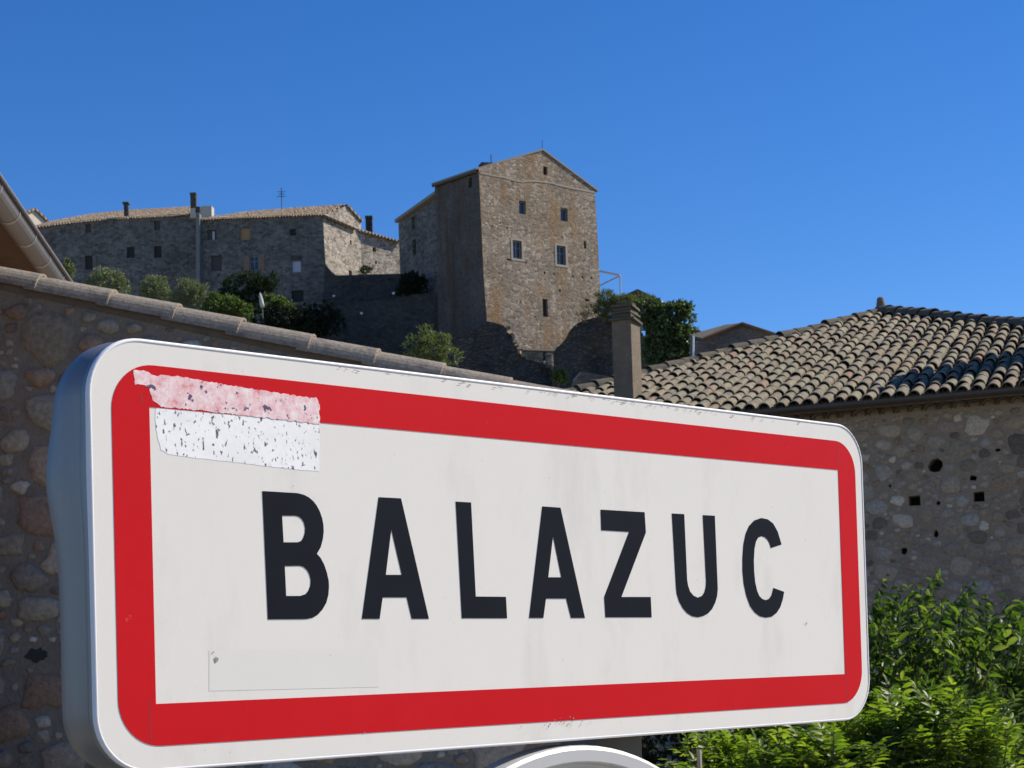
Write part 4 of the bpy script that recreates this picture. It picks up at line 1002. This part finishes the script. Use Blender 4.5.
# ================================================================== FOLIAGE
def leafq(V, Fc, p, d, side, L, Wd, fold=.25, droop=.3):
    d = d.normalized(); side = (side - d * side.dot(d)).normalized(); n = d.cross(side); k = len(V)
    m = p + d * (L * .5); t = p + d * L - n * (L * droop)
    V += [p, m + side * Wd / 2 + n * fold * Wd, m - side * Wd / 2 + n * fold * Wd, t, m]
    Fc += [(k, k + 4, k + 1), (k, k + 2, k + 4), (k + 1, k + 4, k + 3), (k + 4, k + 2, k + 3)]
def rv(): 
    while True:
        v = Vector((random.uniform(-1, 1), random.uniform(-1, 1), random.uniform(-1, 1)))
        if .05 < v.length < 1: return v.normalized()
def cloud(blobs, n, L, Wd, up=.3, clump=7, spread=.35):
    """leaf tufts spread through ellipsoids (centre, radii)"""
    V, Fc = [], []; wts = [b[1][0] * b[1][1] * b[1][2] for b in blobs]
    for _ in range(n // clump):
        c, r_ = random.choices(blobs, wts)[0]; d = rv(); q = random.uniform(.25, 1) ** .45 * random.uniform(.8, 1.24)
        p = Vector(c) + Vector((d.x * r_[0], d.y * r_[1], d.z * r_[2])) * q
        for _ in range(clump):
            dd = (d * .8 + rv() * .9 + Vector((0, 0, up))); s_ = L * spread * 2
            leafq(V, Fc, p + rv() * s_ * random.random(), dd, rv(), L * random.uniform(.7, 1.3), Wd * random.uniform(.7, 1.3))
    return V, Fc
M['olive'] = leaf('olive_leaves', [(0, (.11, .135, .075)), (.5, (.16, .185, .11)), (1, (.22, .24, .155))], .5, .3)
M['pine'] = leaf('pine_needles', [(0, (.010, .018, .010)), (.6, (.022, .036, .016)), (1, (.05, .075, .02))], .8, .2, .2)
M['green'] = leaf('green_leaves', [(0, (.05, .085, .018)), (.5, (.085, .13, .03)), (1, (.14, .19, .05))], .5, .4)
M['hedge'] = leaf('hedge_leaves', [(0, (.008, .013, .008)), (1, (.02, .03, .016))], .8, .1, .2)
M['lime'] = leaf('young_tree_leaves', [(0, (.08, .10, .04)), (.5, (.125, .15, .06)), (1, (.17, .20, .09))], .5, .4)
M['fig'] = leaf('fig_leaves', [(0, (.035, .06, .022)), (.5, (.07, .105, .04)), (.85, (.115, .15, .065)), (1, (.19, .21, .12))], .4, .35)
M['grass'] = leaf('dry_weeds', [(0, (.06, .075, .02)), (.5, (.11, .13, .04)), (1, (.20, .18, .08))], .6, .3)
def stems(base, tips, r0, seg=6):
    out = []
    for t in tips:
        b, t = Vector(base), Vector(t); mid = b.lerp(t, .5) + Vector((random.uniform(-.08, .08), random.uniform(-.08, .08), 0)) * (t - b).length
        out.append(tube([b, mid, t], [r0, r0 * .7, r0 * .35], seg))
    return join(*out)
def shrub(name, label, cat, blobs_px, Y, m, n, L, Wd, basey, up=.3, group=None, dep=.8, r0=.07, grounded=True):
    """blobs in photo coordinates (x, y, rx, ry) at distance Y"""
    k = Y / F; bl = []
    for x, y, a, b, *dy in blobs_px: bl.append((atY(x, y, Y + (dy[0] if dy else 0)), (a * k, a * k * dep, b * k)))
    bx = sum(b[0] for b in blobs_px) / len(blobs_px); b0 = atY(bx, basey, Y)
    if grounded: b0.z = min(b0.z, ground_z(b0.x, b0.y))
    o = thing(name, label, cat, b0, group)
    part('foliage', cloud(bl, n, L, Wd, up), m, o); part('trunk', stems(b0, [c for c, _ in bl], r0), M['bark'], o); return o
shrub('shrub', 'small slim yellow-green shrub just right of the zinc gutter', 'shrub', [(68, 270, 4.5, 9)], 150, M['lime'], 420, .3, .13, 300)
shrub('olive_shrub', 'broad rounded grey-green shrub, largest and leftmost of three above verge tiles', 'shrub', [(107, 282, 17, 13), (120, 288, 10, 10), (95, 284, 9, 9)], 150, M['olive'], 2600, .34, .1, 320, .5, 'rounded shrubs above the verge tiles')
shrub('olive_shrub', 'round grey-green shrub, middle of three above verge tiles, smallest', 'shrub', [(156, 291, 14, 12), (150, 288, 8, 9)], 150, M['olive'], 1900, .34, .1, 325, .5, 'rounded shrubs above the verge tiles')
shrub('olive_shrub', 'upright grey-green shrub, rightmost of three above verge tiles, beside dark pine', 'shrub', [(190, 294, 14, 13), (199, 298, 12, 12), (180, 298, 9, 9)], 150, M['olive'], 2300, .34, .1, 330, .5, 'rounded shrubs above the verge tiles')
shrub('pine_tree', 'dark flat-topped pine in front of the ochre-shuttered house', 'tree', [(234, 281, 10, 6), (252, 279, 10, 7), (270, 282, 9, 8), (258, 287, 14, 6), (228, 294, 9, 7), (248, 297, 12, 9), (238, 303, 8, 7)], 152, M['pine'], 4200, .32, .09, 330, .4, r0=.14)
shrub('shrub', 'bright green leafy shrub below the pine, on its left', 'shrub', [(216, 304, 10, 12), (230, 308, 13, 10), (243, 312, 10, 9), (208, 310, 8, 10)], 148, M['green'], 2400, .32, .17, 335)
shrub('shrub', 'bright green rounded shrub right of the closed white parasol', 'shrub', [(272, 303, 11, 8), (283, 307, 10, 8), (264, 312, 7, 8)], 150, M['green'], 1700, .3, .16, 335)
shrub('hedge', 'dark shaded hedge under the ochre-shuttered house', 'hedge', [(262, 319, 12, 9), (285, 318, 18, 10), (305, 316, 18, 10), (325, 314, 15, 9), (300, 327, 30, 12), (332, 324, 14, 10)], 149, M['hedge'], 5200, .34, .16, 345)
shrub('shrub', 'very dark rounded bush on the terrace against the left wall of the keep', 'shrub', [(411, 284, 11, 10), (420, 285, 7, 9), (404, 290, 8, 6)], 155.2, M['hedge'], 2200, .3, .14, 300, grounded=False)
shrub('small_tree', 'feathery yellow-green young tree in front of the dark terrace walls', 'tree', [(427, 336, 9, 10), (430, 350, 17, 12), (441, 342, 11, 8), (412, 344, 9, 6), (450, 356, 11, 8), (420, 358, 14, 8)], 120, M['lime'], 2600, .30, .075, 385, .7)
shrub('shrub', 'small bright green tuft on the broken wall below the pier', 'shrub', [(561, 377, 5.5, 6), (556, 375, 3, 3)], 138, M['green'], 420, .3, .16, 388, grounded=False)
shrub('fig_tree', 'big green broad-leaved tree right of the near chimney', 'tree', [(656, 314, 15, 11), (676, 311, 13, 9), (684, 306, 8, 4), (664, 332, 18, 16), (684, 340, 15, 14), (656, 352, 11, 16), (688, 352, 9, 9), (672, 358, 18, 10), (646, 308, 10, 8), (690, 318, 5, 6)], 100, M['fig'], 9500, .27, .17, 395, -.3, r0=.16)
shrub('weeds', 'tuft of yellow-green weeds growing over the top of the rounded ruin', 'weeds', [(607, 300, 10, 8), (622, 302, 11, 7), (635, 303, 9, 6), (603, 309, 9, 6), (616, 308, 12, 6), (648, 302, 8, 6), (600, 315, 6, 5), (610, 315, 8, 4)], 139, M['grass'], 3600, .34, .07, 318, .9, grounded=False)
shrub('weeds', 'dry brown weeds hanging against the keep wall beside the rounded ruin', 'weeds', [(590, 312, 7, 6), (580, 318, 6, 4)], 139.5, leaf('dry_stems', [(0, (.09, .075, .045)), (1, (.16, .14, .07))], .7, .3), 420, .36, .04, 322, .9, grounded=False)
shrub('weeds', 'tuft of yellow-green grass on the terrace edge under the sunlit end wall', 'weeds', [(366, 271, 4, 4), (362, 273, 3, 2.5)], 157, M['grass'], 260, .3, .08, 276, .9, grounded=False)

# ---- near shrubs behind the sign, at right
M['glossy'] = leaf('glossy_leaves', [(0, (.028, .055, .013)), (.4, (.065, .115, .022)), (.8, (.125, .18, .038)), (1, (.22, .26, .08))], .42, .5, .4)
M['fern'] = leaf('bright_leaflets', [(0, (.06, .105, .016)), (.5, (.125, .195, .026)), (.85, (.22, .29, .04)), (1, (.30, .34, .07))], .42, .5)
def leaf6(V, Fc, p, d, side, L, Wd, droop):
    """a longer leaf with a bent midrib"""
    d = d.normalized(); side = (side - d * side.dot(d)).normalized(); n = d.cross(side)
    if n.z < 0: n = -n
    k = len(V); rows = []
    for f_, w_ in ((0, .06), (.3, .85), (.62, .9), (1, .03)):
        c = p + d * (L * f_) - n * (L * droop * f_ * f_); rows.append((c, Wd * w_ / 2))
    for c, h in rows: V += [c + side * h + n * h * .45, c, c - side * h + n * h * .45]
    for i in range(3):
        a = k + i * 3; Fc += [(a, a + 1, a + 4, a + 3), (a + 1, a + 2, a + 5, a + 4)]
def spray(V, Fc, SV, p, d, ln, nl, L, Wd, hang=.7):
    d = d.normalized(); side = d.cross(Vector((0, 0, 1))); side = side.normalized() if side.length > .05 else Vector((1, 0, 0))
    side = (side + rv() * .4).normalized(); pts = [p]; cur = p.copy(); dd = d.copy()
    for i in range(nl):
        cur = cur + dd * (ln / nl); dd = (dd + Vector((0, 0, -.03)) + rv() * .05).normalized(); pts.append(cur.copy())
        s_ = side * (1 if i % 2 else -1); ld_ = s_ * .8 + dd * .45 + Vector((0, 0, -hang)) + rv() * .3
        sc = .6 + .4 * math.sin(math.pi * min(1, (i + 3) / nl)); leaf6(V, Fc, cur, ld_, dd + rv() * .3, L * sc * random.uniform(.8, 1.2), Wd * sc * random.uniform(.8, 1.2), random.uniform(.1, .4))
    SV.append(tube([pts[0], pts[len(pts) // 2], pts[-1]], [.006, .004, .002], 4, False))
def gloss_bush():
    V, Fc, SV = [], [], []; Y0 = 11.6
    def topz(X):   # crown outline, taken at distance Y0
        x = 512 + X / Y0 * F
        y = 578 + 9 * math.sin(x * .055) + 7 * math.sin(x * .13 + 1) + (12 if x > 960 else 0)
        return atY(x, y, Y0).z
    for _ in range(900):
        X = random.uniform(1.35, 4.4); yy = Y0 + random.uniform(-.75, .6); tz = topz(X) - abs(yy - Y0) * .35
        z = tz - random.uniform(0, 1) ** 1.0 * 1.35 - .28
        d = Vector((random.uniform(-.5, .5), random.uniform(-.9, .25), random.uniform(.25, 1)))
        spray(V, Fc, SV, Vector((X, yy, z)), d, random.uniform(.26, .42), random.randint(7, 11), .108, .044)
    for x, y in ((935, 566), (930, 574), (900, 584), (965, 576), (969, 584), (1012, 586), (1016, 596), (882, 574), (888, 584), (982, 596), (950, 586), (1000, 600), (912, 588), (924, 590), (876, 590), (1021, 604)):   # leaders above the crown
        t = atY(x, y, Y0 + random.uniform(-.3, .2)); ln = .42; d = Vector((random.uniform(.1, .5), -.1, 1)).normalized()
        spray(V, Fc, SV, t - d * ln, d, ln, 20, .098, .044, .75)
    for _ in range(3200):
        X = random.uniform(1.35, 4.4); yy = Y0 + random.uniform(-.5, .5); z = topz(X) - .25 - random.random() * 1.6
        leaf6(V, Fc, Vector((X, yy, z)), rv() + Vector((0, -.3, -.4)), rv(), .11, .045, .2)
    return V, Fc, SV
gV, gF, gS = gloss_bush()
GB = thing('glossy_shrub', 'large dark glossy-leaved shrub against the rubble wall, right of the town sign', 'shrub', (2.8, 11.7, 0))
part('foliage', (gV, gF), M['glossy'], GB, smooth=True); part('twigs', join(*gS), M['bark'], GB)
part('stem', stems((2.8, 11.7, 0), [(1.7, 11.6, 1.1), (2.2, 11.5, 1.4), (2.8, 11.8, 1.5), (3.4, 11.6, 1.4), (3.9, 11.7, 1.1)], .05), M['bark'], GB)
def frond(V, Fc, SV, p, d, ln, L, Wd):
    side = d.cross(Vector((0, 0, 1))).normalized(); n = int(ln / .040); cur = p.copy(); dd = d.normalized(); pts = [p]
    for i in range(n):
        cur = cur + dd * (ln / n); dd = (dd + Vector((0, 0, -.045))).normalized(); pts.append(cur.copy())
        sc = math.sin(math.pi * (.25 + .7 * i / n))
        for s_ in (-1, 1): leaf6(V, Fc, cur, side * s_ + dd * .55 + rv() * .15, dd + rv() * .2, L * sc * random.uniform(.85, 1.15), Wd * sc, .2)
    leaf6(V, Fc, cur, dd, side, L * .8, Wd * .8, .2); SV.append(tube([pts[0], pts[len(pts) // 2], pts[-1]], [.004, .003, .002], 4, False))
def fern_bush(name, label, x0, x1, Y0, tops, n, base):
    V, Fc, SV = [], [], []
    def top(x):
        for (a, ya), (b, yb) in zip(tops, tops[1:]):
            if a <= x <= b: return ya + (yb - ya) * (x - a) / (b - a)
        return tops[-1][1]
    for _ in range(n):
        x = random.uniform(x0, x1); yy = Y0 + random.uniform(-.5, .5); dz = random.random() ** 1.2 * .62
        p = atY(x, top(x), Y0); p = Vector((p.x, yy, p.z - .10 - dz - abs(yy - Y0) * .25))
        d = Vector((random.uniform(-1, 1), random.uniform(-1, .4), random.uniform(.15, 1.0))).normalized()
        frond(V, Fc, SV, p, d, random.uniform(.18, .28), .088, .033)
    o = thing(name, label, 'shrub', base)
    part('foliage', (V, Fc), M['fern'], o, smooth=True); part('twigs', join(*SV), M['bark'], o)
    tz = p.z; part('stem', stems(base, [(base[0] + dx, base[1] + random.uniform(-.1, .2), 1.0) for dx in (-.5, -.25, 0, .25, .5)], .03), M['bark'], o)
fern_bush('feathery_shrub', 'bright green feathery shrub beneath the lower right edge of the town sign', 690, 850, 9.6, [(690, 752), (720, 735), (760, 728), (800, 722), (850, 716)], 620, (1.45, 9.7, 0))
fern_bush('feathery_shrub', 'bright green feathery shrub in front of the dark glossy shrub, right of the sign corner', 835, 1010, 9.9, [(835, 716), (870, 704), (905, 690), (935, 682), (960, 690), (985, 706), (1010, 725)], 640, (2.35, 10.0, 0))
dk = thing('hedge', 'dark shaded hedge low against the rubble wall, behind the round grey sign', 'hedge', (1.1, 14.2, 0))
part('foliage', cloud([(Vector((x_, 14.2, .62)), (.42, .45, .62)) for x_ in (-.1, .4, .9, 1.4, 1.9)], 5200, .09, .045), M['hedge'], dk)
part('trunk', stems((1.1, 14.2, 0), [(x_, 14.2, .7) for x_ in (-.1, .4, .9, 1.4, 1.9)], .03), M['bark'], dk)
p0 = atY(699, 750, 9.2)
WS = thing('wooden_stake', 'thin pale wooden stake at the left end of the feathery shrub under the sign', 'stake', (p0.x, p0.y, 0))
part('stake', tube([(p0.x, p0.y, 0), p0], [.016, .014], 6), plain('pale_wood', (.42, .36, .28), .9), WS)
